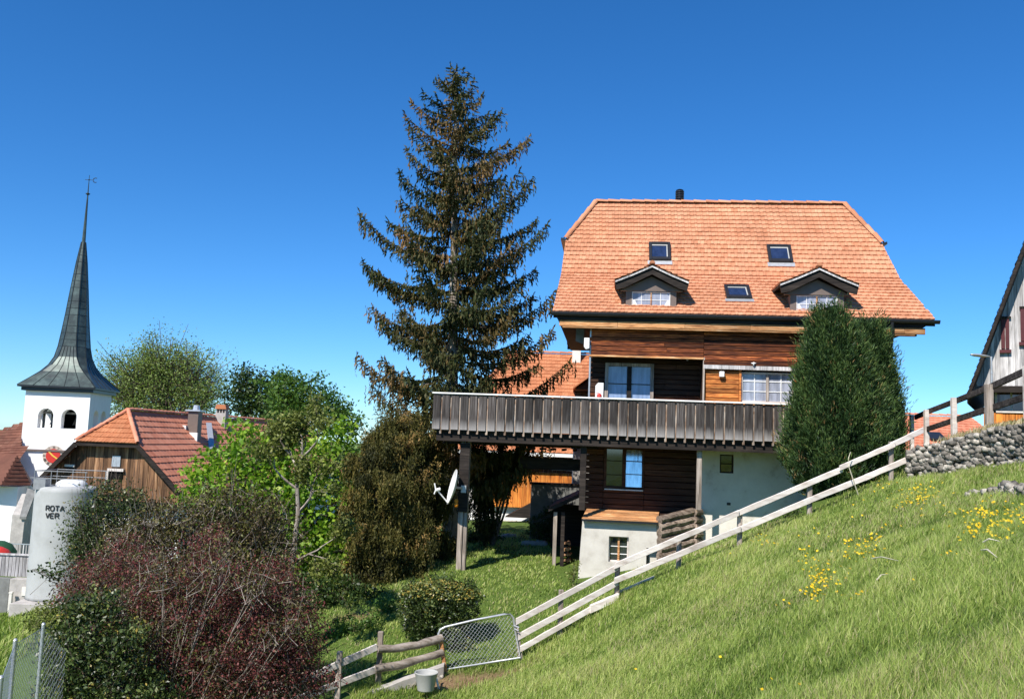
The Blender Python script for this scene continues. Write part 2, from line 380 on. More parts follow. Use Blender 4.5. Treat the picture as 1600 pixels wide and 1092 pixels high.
def axis(lo, hi, fine0, fine1, st, n, reach):
    mid = np.arange(fine0, fine1, st); k = np.linspace(0, 1, n)[1:]
    return np.concatenate([(fine0 - (fine0 + reach) * 0 - (k ** 3.2) * reach)[::-1], mid, fine1 + (k ** 3.2) * reach])
gx = axis(0, 0, -14, 17, .22, 34, 4000); gy = axis(0, 0, -2, 34, .22, 34, 4000)
GX, GY = np.meshgrid(gx, gy); GZ = H(GX, GY)
# bare earth: in front of the gate, above the rubble walls
def soil(x, y):
    def blob(c, rx, ry, x=x, y=y): return np.clip(1.5 - 1.5 * np.hypot((x - c.x) / rx, (y - c.y) / ry), 0, 1)
    s = blob(R(765, 1055, 17.2), 1.3, .75) + blob(R(700, 1065, 17.2), .6, .5) + blob(R(1560, 745, 16.4), 1.6, .45) * .8 + blob(R(1580, 765, 14.5), 1.0, .3)
    sd_ = (x - W0.x) * WN.x + (y - W0.y) * WN.y; al = (x - W0.x) * WD.x + (y - W0.y) * WD.y
    s = s + np.clip(1 - np.abs(sd_ - 1.0) / 1.3, 0, 1) * (al > .1) * .85 + blob(R(560, 968, 21), .8, .35) * .9
    return np.clip(s, 0, 1)
me = bpy.data.meshes.new('meadow_ground'); ny, nx = GX.shape
me.vertices.add(nx * ny); me.vertices.foreach_set('co', np.stack([GX, GY, GZ], -1).astype(np.float32).ravel())
ii = (np.arange(ny - 1)[:, None] * nx + np.arange(nx - 1)[None]).ravel(); q = np.stack([ii, ii + 1, ii + nx + 1, ii + nx], 1)
me.loops.add(q.size); me.loops.foreach_set('vertex_index', q.astype(np.int32).ravel()); me.polygons.add(len(q))
me.polygons.foreach_set('loop_start', (np.arange(len(q)) * 4).astype(np.int32)); me.polygons.foreach_set('loop_total', np.full(len(q), 4, np.int32))
a_ = me.attributes.new('soil', 'FLOAT', 'POINT'); a_.data.foreach_set('value', soil(GX, GY).astype(np.float32).ravel())
me.materials.append(M['ground']); me.update(calc_edges=True); me.shade_smooth()
o = bpy.data.objects.new('ground', me); C.objects.link(o); o['kind'] = 'structure'

# ------------------------------------------------------------------ tiles
def tiles(mb, org, U, T, t1, left, right, w=.19, e=.19, thick=.028, t0=0.0, wave=True):
    org, U, T = Vector(org), Vector(U).normalized(), Vector(T).normalized(); N = U.cross(T).normalized()
    if N.z < 0: N = -N
    t = t0; row = 0
    while t < t1 - .03:
        e2 = min(e, t1 - t); tm = t + e2 * .4; L, Rr = left(tm), right(tm); s = L - (w / 2 if row % 2 else 0)
        tint = random.uniform(-.12, .12)
        while s < Rr:
            a, b_ = max(s, L), min(s + w - .004, Rr); s += w
            if b_ - a < .03: continue
            r = min(1, max(0, random.gauss(.5, .13) + tint*.6)); j = random.uniform(-.004, .006); c = (a + b_) / 2
            prof = [(a, .004), (a + (b_ - a) * .25, .016), (c, .0), (b_ - (b_ - a) * .12, .004), (b_, .010)] if wave else [(a, 0), (b_, 0)]
            sag = .012
            i = len(mb.v)
            for k, (x, hgt) in enumerate(prof):
                dt = sag * (1 - abs(x - c) / (b_ - a) * 2) if wave else 0
                mb.v.append(tuple(org + U * x + T * (t - dt) + N * (thick + hgt + j) - mb.off))
            for x, hgt in prof: mb.v.append(tuple(org + U * x + T * (t + e2 + .02) + N * (hgt * .7 + j * .3) - mb.off))
            for k, (x, hgt) in enumerate(prof):
                dt = sag * (1 - abs(x - c) / (b_ - a) * 2) if wave else 0
                mb.v.append(tuple(org + U * x + T * (t - dt) + N * (hgt - .012) - mb.off))
            n = len(prof)
            for k in range(n - 1):
                mb.f.append((i + k, i + k + 1, i + n + k + 1, i + n + k)); mb.r.append(r)
                mb.f.append((i + 2 * n + k, i + 2 * n + k + 1, i + k + 1, i + k)); mb.r.append(r * .6)
        t += e2; row += 1

def ridge_caps(mb, p, q, rad_=.085, L=.36, up=(0, 0, 1)):
    p, q = Vector(p), Vector(q); n = max(1, int((q - p).length / L)); d = (q - p) / n; dn = d.normalized()
    side = dn.cross(Vector(up)).normalized(); u2 = side.cross(dn)
    for k in range(n):
        rows = []
        for a, rr in ((0, rad_ * 1.12), (1.06, rad_ * .92)):
            rows.append([p + d * (k + a) + side * math.cos(t) * rr + u2 * (math.sin(t) * rr + (0.012 if a == 0 else 0)) for t in [math.pi * j / 6 for j in range(7)]])
        mb.grid(rows, random.uniform(.2, .9)); mb.poly(rows[0], .1)

# ------------------------------------------------------------------ boards
def hboards(mb, s0, s1, z0, z1, d, bh=.15, thick=.05, gap=.014, jit=.02, splits=3.0):
    z = z0
    while z < z1 - .02:
        h = min(bh * random.uniform(.92, 1.08), z1 - z); s = s0
        while s < s1 - .01:
            e = min(s1, s + random.uniform(.6, 1.4) * splits)
            if s1 - e < .4: e = s1
            mb.bx(s, e - .003, d - random.uniform(0, jit), d + thick, z, z + h - gap); s = e
        z += h
def vboards(mb, s0, s1, z0, z1, d, w=.2, thick=.03, gap=.008, jit=.012, clip=None):
    s = s0
    while s < s1 - .02:
        e = min(s1, s + w * random.uniform(.85, 1.15)); dd = d - random.uniform(0, jit)
        zt = z1 if clip is None else clip
        a, b_ = s + gap / 2, e - gap / 2
        za, zb = (z1, z1) if clip is None else (clip(a), clip(b_))
        mb.prism([(a, dd, z0), (b_, dd, z0), (b_, dd, zb), (a, dd, za)], (0, thick, 0)); s = e

def window(parent, s0, s1, z0, z1, d, frame, pane, bars_v=(), bars_h=(), fw=.06, depth=.08, bw=.025, barmat=None, muntin=None, mid=True, label=None, sill=True, centre=None):
    """frame with panes set back; bars are fractions"""
    f = MB()
    f.bx(s0, s0 + fw, d, d + depth, z0, z1, .5); f.bx(s1 - fw, s1, d, d + depth, z0, z1, .5)
    f.bx(s0 + fw, s1 - fw, d + .002, d + depth, z1 - fw, z1, .5); f.bx(s0 + fw, s1 - fw, d + .002, d + depth, z0, z0 + fw, .5)
    w = f.build('window', frame, parent, bevel=.004)
    if label: w['label'] = label
    g = MB(); g.bx(s0 + fw * .9, s1 - fw * .9, d + depth * .6, d + depth * .6 + .012, z0 + fw * .9, z1 - fw * .9, .5); g.build('pane', pane, w)
    bm = MB(); y0 = d + depth * .35
    if mid and centre is not None:
        c = MB(); cx = (s0 + s1) / 2; c.bx(cx - fw * .7, cx + fw * .7, d - .004, d + depth * .58, z0 + fw, z1 - fw, .5); c.build('mullion', centre, w)
    for a in bars_v: x = s0 + (s1 - s0) * a; bm.bx(x - bw / 2, x + bw / 2, y0, d + depth * .58, z0 + fw, z1 - fw, .5)
    for a in bars_h: z = z0 + (z1 - z0) * a; bm.bx(s0 + fw, s1 - fw, y0 + .003, d + depth * .57, z - bw / 2, z + bw / 2, .5)
    if bm.f: bm.build('glazing_bar', barmat or frame, w)
    return w

# ------------------------------------------------------------------ the chalet
HF = Frame(1000, 690, 23.0, rad(-6.4))
chalet = thing('chalet', 'large timber chalet with salmon tiled half-hipped roof, two dormers and a long boarded balcony', 'house',
               tuple(HF.o), HF.yaw)
dw, du, dl = 1.6, .56, 1.38
cL = HF.loc(Vector((0, 0, 0)))
def cast(px, py, P0, N, F=HF):
    v = ray(px, py); v = Vector((v.dot(F.u), v.dot(F.n), v.z)); o_ = F.loc(Vector((0, 0, 0))); N = Vector(N)
    t = (Vector(P0) - o_).dot(N) / v.dot(N); return o_ + v * t
zE = HF.z(1160, 493, .25); zB = HF.z(1100, 430, 2.3)
P_E = Vector((0, .25, zE)); P_B = Vector((0, 2.3, zB)); T1 = (P_B - P_E).normalized(); N1 = Vector((0, -T1.z, T1.y))
d_r = 4.25; zR = HF.z(1120, 319, d_r); P_R = Vector((0, d_r, zR)); T2 = (P_R - P_B).normalized(); N2 = Vector((0, -T2.z, T2.y))
eL, eR = HF.s(863, 489, .25), HF.s(1463, 501, .25)
bL, bR = cast(877, 428, P_B, N2).x, cast(1404, 430, P_B, N2).x
hL, hR = cast(884, 376, P_B, N2), cast(1377, 379, P_B, N2)
zH = (hL.z + hR.z) / 2; dH = (hL.y + hR.y) / 2; rL, rR = HF.s(931, 319, d_r), HF.s(1319, 320, d_r)
L1, L2 = (P_B - P_E).length, (P_R - P_B).length; tH = (Vector((0, dH, zH)) - P_B).length
lerp = lambda a, b_, t: a + (b_ - a) * t
l1 = lambda t: lerp(eL, bL, (t / L1) ** .8); r1 = lambda t: lerp(eR, bR, (t / L1) ** .9)
l2 = lambda t: lerp(bL, hL.x, t / tH) if t < tH else lerp(hL.x, rL, (t - tH) / (L2 - tH))
r2 = lambda t: lerp(bR, hR.x, t / tH) if t < tH else lerp(hR.x, rR, (t - tH) / (L2 - tH))
rf = MB()
# openings for the dormers are covered by the dormers themselves
tiles(rf, P_E, (1, 0, 0), T1, L1, l1, r1); tiles(rf, P_B, (1, 0, 0), T2, L2, l2, r2)
mir = lambda p: Vector((p.x, 2 * d_r - p.y, p.z))
tiles(rf, mir(P_E), (1, 0, 0), Vector((0, -T1.y, T1.z)), L1, l1, r1, .4, .4, wave=False)
tiles(rf, mir(P_B), (1, 0, 0), Vector((0, -T2.y, T2.z)), L2, l2, r2, .4, .4, wave=False)
for sgn, hp, rp in ((-1, hL, rL), (1, hR, rR)):
    A = Vector((hp.x, dH, zH)); B_ = mir(A); mid = (A + B_) / 2; top = Vector((rp, d_r, zR)); T = top - mid; LT = T.length; half = (B_ - A).length / 2
    tiles(rf, mid, (0, 1, 0), T, LT, lambda t: -half * (1 - t / LT), lambda t: half * (1 - t / LT), .19, .19)
roof = rf.build('roof', M['tile'], chalet)
rc = MB(); ridge_caps(rc, (rL, d_r, zR + .03), (rR, d_r, zR + .03))
for hp, rp in ((hL, rL), (hR, rR)):
    ridge_caps(rc, (rp, d_r, zR + .03), (hp.x, dH, zH + .03), .08, .33); ridge_caps(rc, (rp, d_r, zR + .03), (hp.x, 2 * d_r - dH, zH + .03), .08, .33)
rc.build('ridge_tiles', M['tile'], roof)
# boarding under the tiles, following both slopes front and back
us = MB(); th = .14
for m_ in (lambda p: p, mir):
    for (a, b_, la, lb, N) in (((P_E), P_B, (eL, eR), (bL, bR), N1), (P_B, Vector((0, dH, zH)), (bL, bR), (hL.x, hR.x), N2), (Vector((0, dH, zH)), P_R, (hL.x, hR.x), (rL, rR), N2)):
        q = [Vector((la[0] + .03, a.y, a.z)), Vector((la[1] - .03, a.y, a.z)), Vector((lb[1] - .03, b_.y, b_.z)), Vector((lb[0] + .03, b_.y, b_.z))]
        q = [m_(p - Vector((0, -N.z * 0, .03))) for p in q]; us.prism(q, (0, 0, -th), .4)
for sgn, hp, rp in ((-1, hL, rL), (1, hR, rR)):
    A = Vector((hp.x, dH, zH)); us.prism([A - Vector((0, 0, .03)), mir(A) - Vector((0, 0, .03)), Vector((rp, d_r, zR - .03))], (0, 0, -.1), .4)
us.build('roof_boarding', M['darkwood'], chalet)
for hp in (hL, hR):
    hp_ = MB()
    sg = -1 if hp is hL else 1
    hp_.prism([(hp.x - sg * .12, dH - .05, zH - .03), (hp.x + sg * .14, dH - .05, zH + .05), (hp.x + sg * .15, dH - .05, zH - .02), (hp.x - sg * .10, dH - .05, zH - .09)], (0, 2 * (d_r - dH) + .1, 0), .5)
    hp_.build('hip_gutter', M['black'], chalet)
# gutter, eave board, carved end bracket
gt = MB(); zg = zE - .045
prof = [(.07 * math.cos(t), .075 * math.sin(t)) for t in [math.pi + math.pi * k / 8 for k in range(9)]]
gt.grid([[(s, .19 + a * .85, zg + b_) for a, b_ in prof] for s in (eL - .02, eR + .06)]); gt.grid([[(s, .19 + a * .79, zg + b_ * .93 + .002) for a, b_ in prof] for s in (eL - .02, eR + .06)])
gt.bx(eL - .02, eR + .06, .122, .136, zg - .004, zg + .018); gt.build('gutter', M['black'], chalet)
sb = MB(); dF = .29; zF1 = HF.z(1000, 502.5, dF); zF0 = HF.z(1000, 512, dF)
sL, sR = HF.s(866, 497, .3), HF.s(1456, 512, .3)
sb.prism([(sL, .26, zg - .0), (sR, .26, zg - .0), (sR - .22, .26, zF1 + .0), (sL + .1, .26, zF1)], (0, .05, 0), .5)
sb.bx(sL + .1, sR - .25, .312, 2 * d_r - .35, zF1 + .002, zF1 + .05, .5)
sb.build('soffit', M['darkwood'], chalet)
fb = MB(); fL, fR = HF.s(874, 508, dF), HF.s(1446, 519, dF)
s = fL
while s < fR:
    e = min(fR, s + random.uniform(1.4, 2.6)); fb.bx(s, e - .004, dF - random.uniform(0, .008), dF + .06, zF0, zF1 - .003); s = e
fb.bx(fL + .08, fR - .25, dF + .01, dF + .1, zF0 - .045, zF0 - .002, .2)
fb.build('eave_board', M['fascia'], chalet, bevel=.005)
dk = MB(); dk.bx(fL + .3, HF.s(1432, 524, .45), .42, .555, zF0 - .03, zF0 + .02, .5)
dk.build('wall_plate', M['darkwood'], chalet)
# upper walls
wL = HF.s(921, 560, du); wR = HF.s(1392, 540, du); sLog = HF.s(1099, 590, du)
zHd = HF.z(1000, 556, du); zHd2 = HF.z(1150, 577.5, du); zDeck = .0
zDk = HF.z(1000, 684, 0)
uw = MB(); hboards(uw, wL, sLog, zHd, zF0 + .02, du, .125, .12)
hboards(uw, sLog + .004, wR, zHd2 + .11, zF0 + .02, du - .003, .125, .12)
uw.build('upper_wall', M['siding'], chalet, bevel=.006)
hb_ = MB(); hb_.bx(wL - .01, sLog, du - .03, du + .13, zHd - .05, zHd - .003, .9); hb_.build('loggia_beam', M['fascia'], chalet, bevel=.004)
hb_ = MB(); hb_.bx(sLog + .006, wR, du - .02, du + .13, zHd2, zHd2 + .105, .7); hb_.build('window_beam', M['greyboards'], chalet, bevel=.005)
dbay = du + .1; rw = MB(); sW0, sW1 = HF.s(1158, 600, dbay), HF.s(1241, 600, dbay); zW0, zW1 = HF.z(1200, 629.5, dbay), HF.z(1200, 582, dbay)
hboards(rw, sLog + .03, sW0 - .06, zDk, zHd2 - .003, dbay, .115, .12); hboards(rw, sW1 + .06, wR, zDk, zHd2 - .003, dbay, .115, .12)
hboards(rw, sW0 - .06, sW1 + .06, zDk, zW0 - .003, dbay + .002, .115, .12); rw.build('window_bay_wall', M['orange_siding'], chalet, bevel=.006)
for jx in (sW0 - .058, sW1 + .002): jm = MB(); jm.bx(jx, jx + .056, dbay - .04, dbay + .1, zW0 - .1, zHd2 - .005, .8); jm.build('window_jamb', M['orange_siding'], chalet)
window(chalet, sW0, sW1, zW0, zW1, dbay + .03, M['rail'], M['glass_grey'], (.26, .76), (.37, .70), .045, .08, .022, M['whitepaint'], centre=M['postwood'], label='pale window with white glazing bars beside the loggia')
# loggia
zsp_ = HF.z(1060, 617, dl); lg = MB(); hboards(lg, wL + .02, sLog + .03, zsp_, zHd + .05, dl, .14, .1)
lg2 = MB(); hboards(lg2, wL + .02, sLog + .03, zDk, zsp_ - .003, dl - .01, .14, .1); lg2.build('loggia_sunlit_band', M['siding'], chalet, bevel=.006)  # redder boards paint the sunlit strip at the foot of the back wall
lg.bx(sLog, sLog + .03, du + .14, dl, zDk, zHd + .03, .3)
lg.build('loggia_shaded_wall', M['lowlog'], chalet, bevel=.006)  # darker boards paint the header's shade on the same back wall
lc = MB(); lc.bx(wL, wR - .01, du + .14, dw + .1, zHd + .05, zHd + .1, .3); lc.build('loggia_ceiling', M['darkwood'], chalet)
ps = MB(); ps.tube([(wL + .02, du + .02, zDk), (wL + .02, du + .02, zF0 + .02)], .028, 8); ps.build('corner_pipe', M['steel'], chalet, smooth=True)
cp = MB(); cp.bx(sLog - .012, sLog + .03, du - .012, du + .1, zDk, zHd, .9); cp.build('corner_post', M['postwood'], chalet)
x0, x1 = HF.s(945, 600, dl), HF.s(1021, 600, dl); zt = HF.z(982, 568, dl)
window(chalet, x0, x1, zDk, zt, dl - .13, M['postwood'], M['glass_blue'], (), (.28, .50, .72), .09, .12, .02, M['darkwood'], centre=M['darkwood'], label='tall double glazed door in the loggia')
x0, x1 = HF.s(948, 625, dw - .2), HF.s(1018, 625, dw - .2)
# lower walls
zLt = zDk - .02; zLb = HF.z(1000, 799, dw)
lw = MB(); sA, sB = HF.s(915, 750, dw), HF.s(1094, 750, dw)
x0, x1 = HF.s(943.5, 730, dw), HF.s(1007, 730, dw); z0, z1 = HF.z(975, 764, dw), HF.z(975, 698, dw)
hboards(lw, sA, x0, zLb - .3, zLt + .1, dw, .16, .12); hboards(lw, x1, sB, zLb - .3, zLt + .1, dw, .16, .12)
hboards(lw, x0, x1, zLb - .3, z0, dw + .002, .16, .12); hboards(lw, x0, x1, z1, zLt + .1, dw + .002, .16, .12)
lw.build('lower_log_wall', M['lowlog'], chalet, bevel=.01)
w_ = window(chalet, x0, x1, z0, z1, dw - .03, M['lowlog'], M['glass_dark'], (), (.33, .66), .075, .1, .02, M['darkwood'], centre=M['lowlog'], label='lower window reflecting the sky in its right pane')
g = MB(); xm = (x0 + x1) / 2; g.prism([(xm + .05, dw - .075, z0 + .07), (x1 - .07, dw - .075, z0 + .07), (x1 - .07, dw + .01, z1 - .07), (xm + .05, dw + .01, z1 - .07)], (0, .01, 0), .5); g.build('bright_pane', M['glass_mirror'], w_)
for a in (.36, .67): g = MB(); g.bx(xm + .05, x1 - .07, dw - .095, dw - .08, lerp(z0, z1, a) - .009, lerp(z0, z1, a) + .009, .5); g.build('thin_bar', M['darkwood'], w_)
g = MB(); g.bx(xm + .36, xm + .375, dw - .096, dw - .081, lerp(z0, z1, .67), z1 - .08, .5)
g.build('thin_bar', M['darkwood'], w_)
g = MB(); g.bx(x0 + .03, x1 - .03, dw - .1, dw - .03, z0 - .03, z0 - .001, .5); g.build('sill', M['steel'], w_)
ww = MB(); sC = HF.s(1099, 760, dw); zg0 = -4.2
x0, x1, z0, z1 = HF.s(1124.5, 720, dw), HF.s(1146, 720, dw), HF.z(1135, 739, dw), HF.z(1135, 710, dw)
for (a, b_, c, d_) in ((sB + .004, x0, zg0, zLt + .1), (x1, wR, zg0, zLt + .1), (x0, x1, zg0, z0), (x0, x1, z1, zLt + .1)): ww.bx(a, b_, dw - .04, dw + .3, c, d_, .5)
ww.build('white_wall', M['oldwhite'], chalet)
window(chalet, x0, x1, z0, z1, dw + .01, M['darkwood'], M['glass_dark'], (), (.5,), .035, .08, .03, mid=False, label='small dark window in the white wall')
hbk = MB(); hx, hz_ = HF.hit(1138.5, 787, dw - .04); hbk.bx(hx - .05, hx + .05, dw - .055, dw - .035, hz_ - .035, hz_ + .035, .5); hbk.build('wall_vent', M['black'], chalet)
# body of the house behind the front
bd = MB(); z_lo = -4.2; dB = 2 * d_r - .8
bd.bx(wL + .05, wR - .01, dB - .2, dB, z_lo, zF0 + .1, .5)
for (a, b_) in ((wL + .05, wL + .25), (wR - .2, wR - .004)): bd.bx(a, b_, dw + .3, dB - .2, z_lo, zF0 + .1, .5)
bd.bx(wR - .2, wR - .004, du + .13, dw + .3, zDk, zF0 + .1, .5)
gz = lambda s_: 0
for (a, sg) in ((bL + .75, 1), (bR - .95, -1)):
    bd.prism([(a, .95, zF0 + .1), (a, dB - .05, zF0 + .1), (a, 2 * d_r - 2.3, zB - .22), (a, 2 * d_r - dH, zH - .25), (a, dH, zH - .25), (a, 2.3, zB - .22)], (.2, 0, 0), .5)
bd.build('rear_wall', M['siding'], chalet)
ft = MB(); ft.bx(wL + .05, wR - .2, du + .2, dB - .25, zHd + .12, zHd + .2, .5); ft.build('attic_floor', M['darkwood'], chalet)
# porch box below
pb = MB(); db = .4
x0, x1 = HF.s(910, 815, db), HF.s(1028, 820, db); zb1 = HF.z(960, 815, db); xb = HF.s(902.5, 905, db)
wx0, wx1, wz0, wz1 = HF.s(951, 858, db), HF.s(982, 858, db), HF.z(966, 878, db), HF.z(966, 838, db)
ox0, oz1, oz0 = HF.s(1010, 860, db), HF.z(1018, 856, db), HF.z(1018, 905, db)
zb0 = -4.6
pb.prism([(xb - .05, db, zb0), (wx0, db, zb0), (wx0, db, zb1), (x0, db, zb1)], (0, .22, 0), .5)
pb.bx(wx0, wx1, db, db + .22, zb0, wz0, .5); pb.bx(wx0, wx1, db, db + .22, wz1, zb1, .5); pb.bx(wx1, ox0, db, db + .22, zb0, zb1, .5)
pb.bx(ox0, x1, db, db + .22, oz1, zb1, .5); pb.bx(ox0, x1, db, db + .22, zb0, oz0, .5); pb.bx(x1 - .2, x1, db + .22, dw - .04, zb0, zb1, .5)
pb.prism([(x0, db + .22, zb1), (x0 + .2, db + .22, zb1), (x0 + .2, db + .22, zb0), (xb - .03, db + .22, zb0)], (0, dw - db - .24, 0), .5)
pb.build('porch', M['plaster'], chalet)
pd = MB(); pd.bx(ox0, x1 - .2, db + .2, db + .21, oz0, oz1, .5); pd.build('porch_opening', M['brownmetal'], chalet)
window(chalet, wx0, wx1, wz0, wz1 - .0, db + .10, M['rail'], M['glass_dark'], (), (.30, .60), .035, .07, .02, M['whitepaint'], centre=M['fascia'], label='small window with white bars in the cream porch')
pr = MB(); a0, a1 = HF.s(909, 811, .25), HF.s(1028, 816, .25); c0, c1 = HF.s(917, 795, dw - .02), HF.s(1030, 800, dw - .02); zr0, zr1 = HF.z(968, 813, .25), HF.z(970, 796.5, dw - .02)
for k in range(6):
    t0, t1 = k / 6, (k + 1.12) / 6; f = lambda s0, s1, t: (lerp(s0, s1, t), lerp(.25, dw - .02, t), lerp(zr0, zr1, t) + .0)
    A, B_, Cc, D_ = f(a0, c0, t0), f(a1, c1, t0), f(a1, c1, min(1, t1)), f(a0, c0, min(1, t1))
    up = Vector((0, 0, .03 + .006 * k)); pr.prism([Vector(A) + up * .0 + Vector((0, 0, .018)), Vector(B_) + Vector((0, 0, .018)), Vector(Cc), Vector(D_)], (0, 0, -.02))
pr.build('porch_roof', M['fascia'], chalet, bevel=.004)
pt = MB(); pt.bx(a0, a1, .235, .262, zr0 - .055, zr0 - .006, .5); pt.build('porch_roof_edge', M['black'], chalet)
# balcony
bal = MB(); q0, q1 = HF.s(676, 650, 0), HF.s(1412, 660, 0)
zT, zb_ = HF.z(950, 623, 0), HF.z(900, 678.5, 0)
s = q0; pitch = .243; k = 0; bt = MB()
while s < q1:
    e = min(q1, s + pitch - .045); dd = -random.uniform(0, .012); hgt = random.uniform(-.008, .008)
    bal.bx(s, e, dd - .004, .022, zb_ + hgt, zT - .02)
    bt.bx(e - .006, e + .050, .026, .05, zb_ - .105 + random.uniform(-.008, .008), zT - .03); s += pitch
# left end return, boards running back
s_ = .03
while s_ < dw + 2.2:
    bal.bx(q0, q0 + .02, s_, s_ + .2, zb_, zT - .02); s_ += .243
M['railboard'] = wood('weathered_railing_boards', [(.018, .014, .012), (.05, .041, .037), (.092, .08, .073), (.19, .17, .16)], 'z', 24, 1.0, var=.5, worn=(zb_ - .02, zb_ + .30, (.42, .39, .37)))
balc = bal.build('balcony', M['railboard'], chalet, bevel=.004)
bt.build('railing_batten', M['batten'], balc, bevel=.003)
rl = MB(); s = q0 - .03
while s < q1: e = min(q1 + .03, s + random.uniform(3, 4)); rl.bx(s, e - .005, -.05, .09, zT - .012, zT + .028); s = e
rl.bx(q0 - .03, q0 + .1, .09, dw + 2.3, zT - .012, zT + .028); rl.build('handrail', M['whitepaint'], balc, bevel=.006)
rr_ = MB(); rr_.bx(q0, q1, .052, .11, zT - .22, zT - .12, .4); rr_.bx(q0, q1, .052, .11, zb_ + .12, zb_ + .22, .4); rr_.build('railing_rail', M['darkwood'], balc)
dkb = MB(); dd = .06
while dd < dw + .0: dkb.bx(q0 + .05, q1, dd, dd + .125, zDk - .01, zDk + .03); dd += .14
dd = dw + .02
while dd < dw + 2.3: dkb.bx(q0 + .05, wL + .04, dd, dd + .125, zDk - .01, zDk + .03); dd += .14
dkb.build('deck', M['darkwood'], balc)
bb = MB(); bb.bx(q0 + .1, q1, .12, .28, zDk - .26, zDk - .012, .4); bb.bx(q0 + .1, wL, dw + 1.9, dw + 2.1, zDk - .3, zDk - .012, .4)
s = q0 + .3
while s < q1: bb.bx(s, s + .12, .285, dw - .01 if s > wL - .1 else dw + 1.89, zDk - .2, zDk - .013, .3); s += .62
bb.bx(q0 + .1, wL + .3, 1.0, 1.16, zDk - .34, zDk - .21, .3)
bb.build('deck_beam', M['darkwood'], balc)
dg = MB(); A = Vector((HF.s(862, 714, 2.2), 2.2, HF.z(862, 714, 2.2))); B_ = Vector((HF.s(908, 737, 2.2), 2.2, HF.z(908, 725, 2.2)))
dg.bx(HF.s(812, 722, 2.6), HF.s(912, 722, 2.6), 2.5, 2.7, HF.z(870, 734, 2.6), HF.z(870, 716, 2.6), .4)
for k in range(5): a = HF.s(828 + k * 17, 700, 1.4); dg.bx(a, a + .06, .9, 2.6, zDk - .42, zDk - .36, .5)
dg.build('deck_brace', M['darkwood'], balc)
# posts
def post(px, d, zbot, ztop, w=.17, pair=False, m_='postwood'):
    p = MB(); s0 = HF.s(px, 750, d)
    if pair:
        p.bx(s0 - .15, s0 - .02, d, d + .17, zbot, ztop); p.bx(s0 + .0, s0 + .09, d + .02, d + .19, zbot, ztop); p.bx(s0 - .02, s0, d + .04, d + .14, zbot + .3, ztop - .3)
    else: p.bx(s0 - w / 2, s0 + w / 2, d, d + w, zbot, ztop)
    return p.build('balcony_post', M[m_], balc, bevel=.008)
post(727, .29, -4.3, zDk - .26, pair=True)
pu = MB(); sp = HF.s(727, 750, .29); pu.bx(sp - .17, sp + .09, .272, .288, HF.z(727, 800, .28), HF.z(727, 692, .28), .3)
pu.bx(sp - .16, sp + .0, .255, .271, HF.z(727, 691, .28), HF.z(727, 681, .28), .9); pu.build('post_sleeve', M['darkwood'], balc, bevel=.005)
post(910.5, .29, HF.z(910, 797, .29), zDk - .26, .16, m_='darkwood'); post(1092.5, .29, HF.z(1092, 797, .29), zDk - .26, .13, m_='postwood')
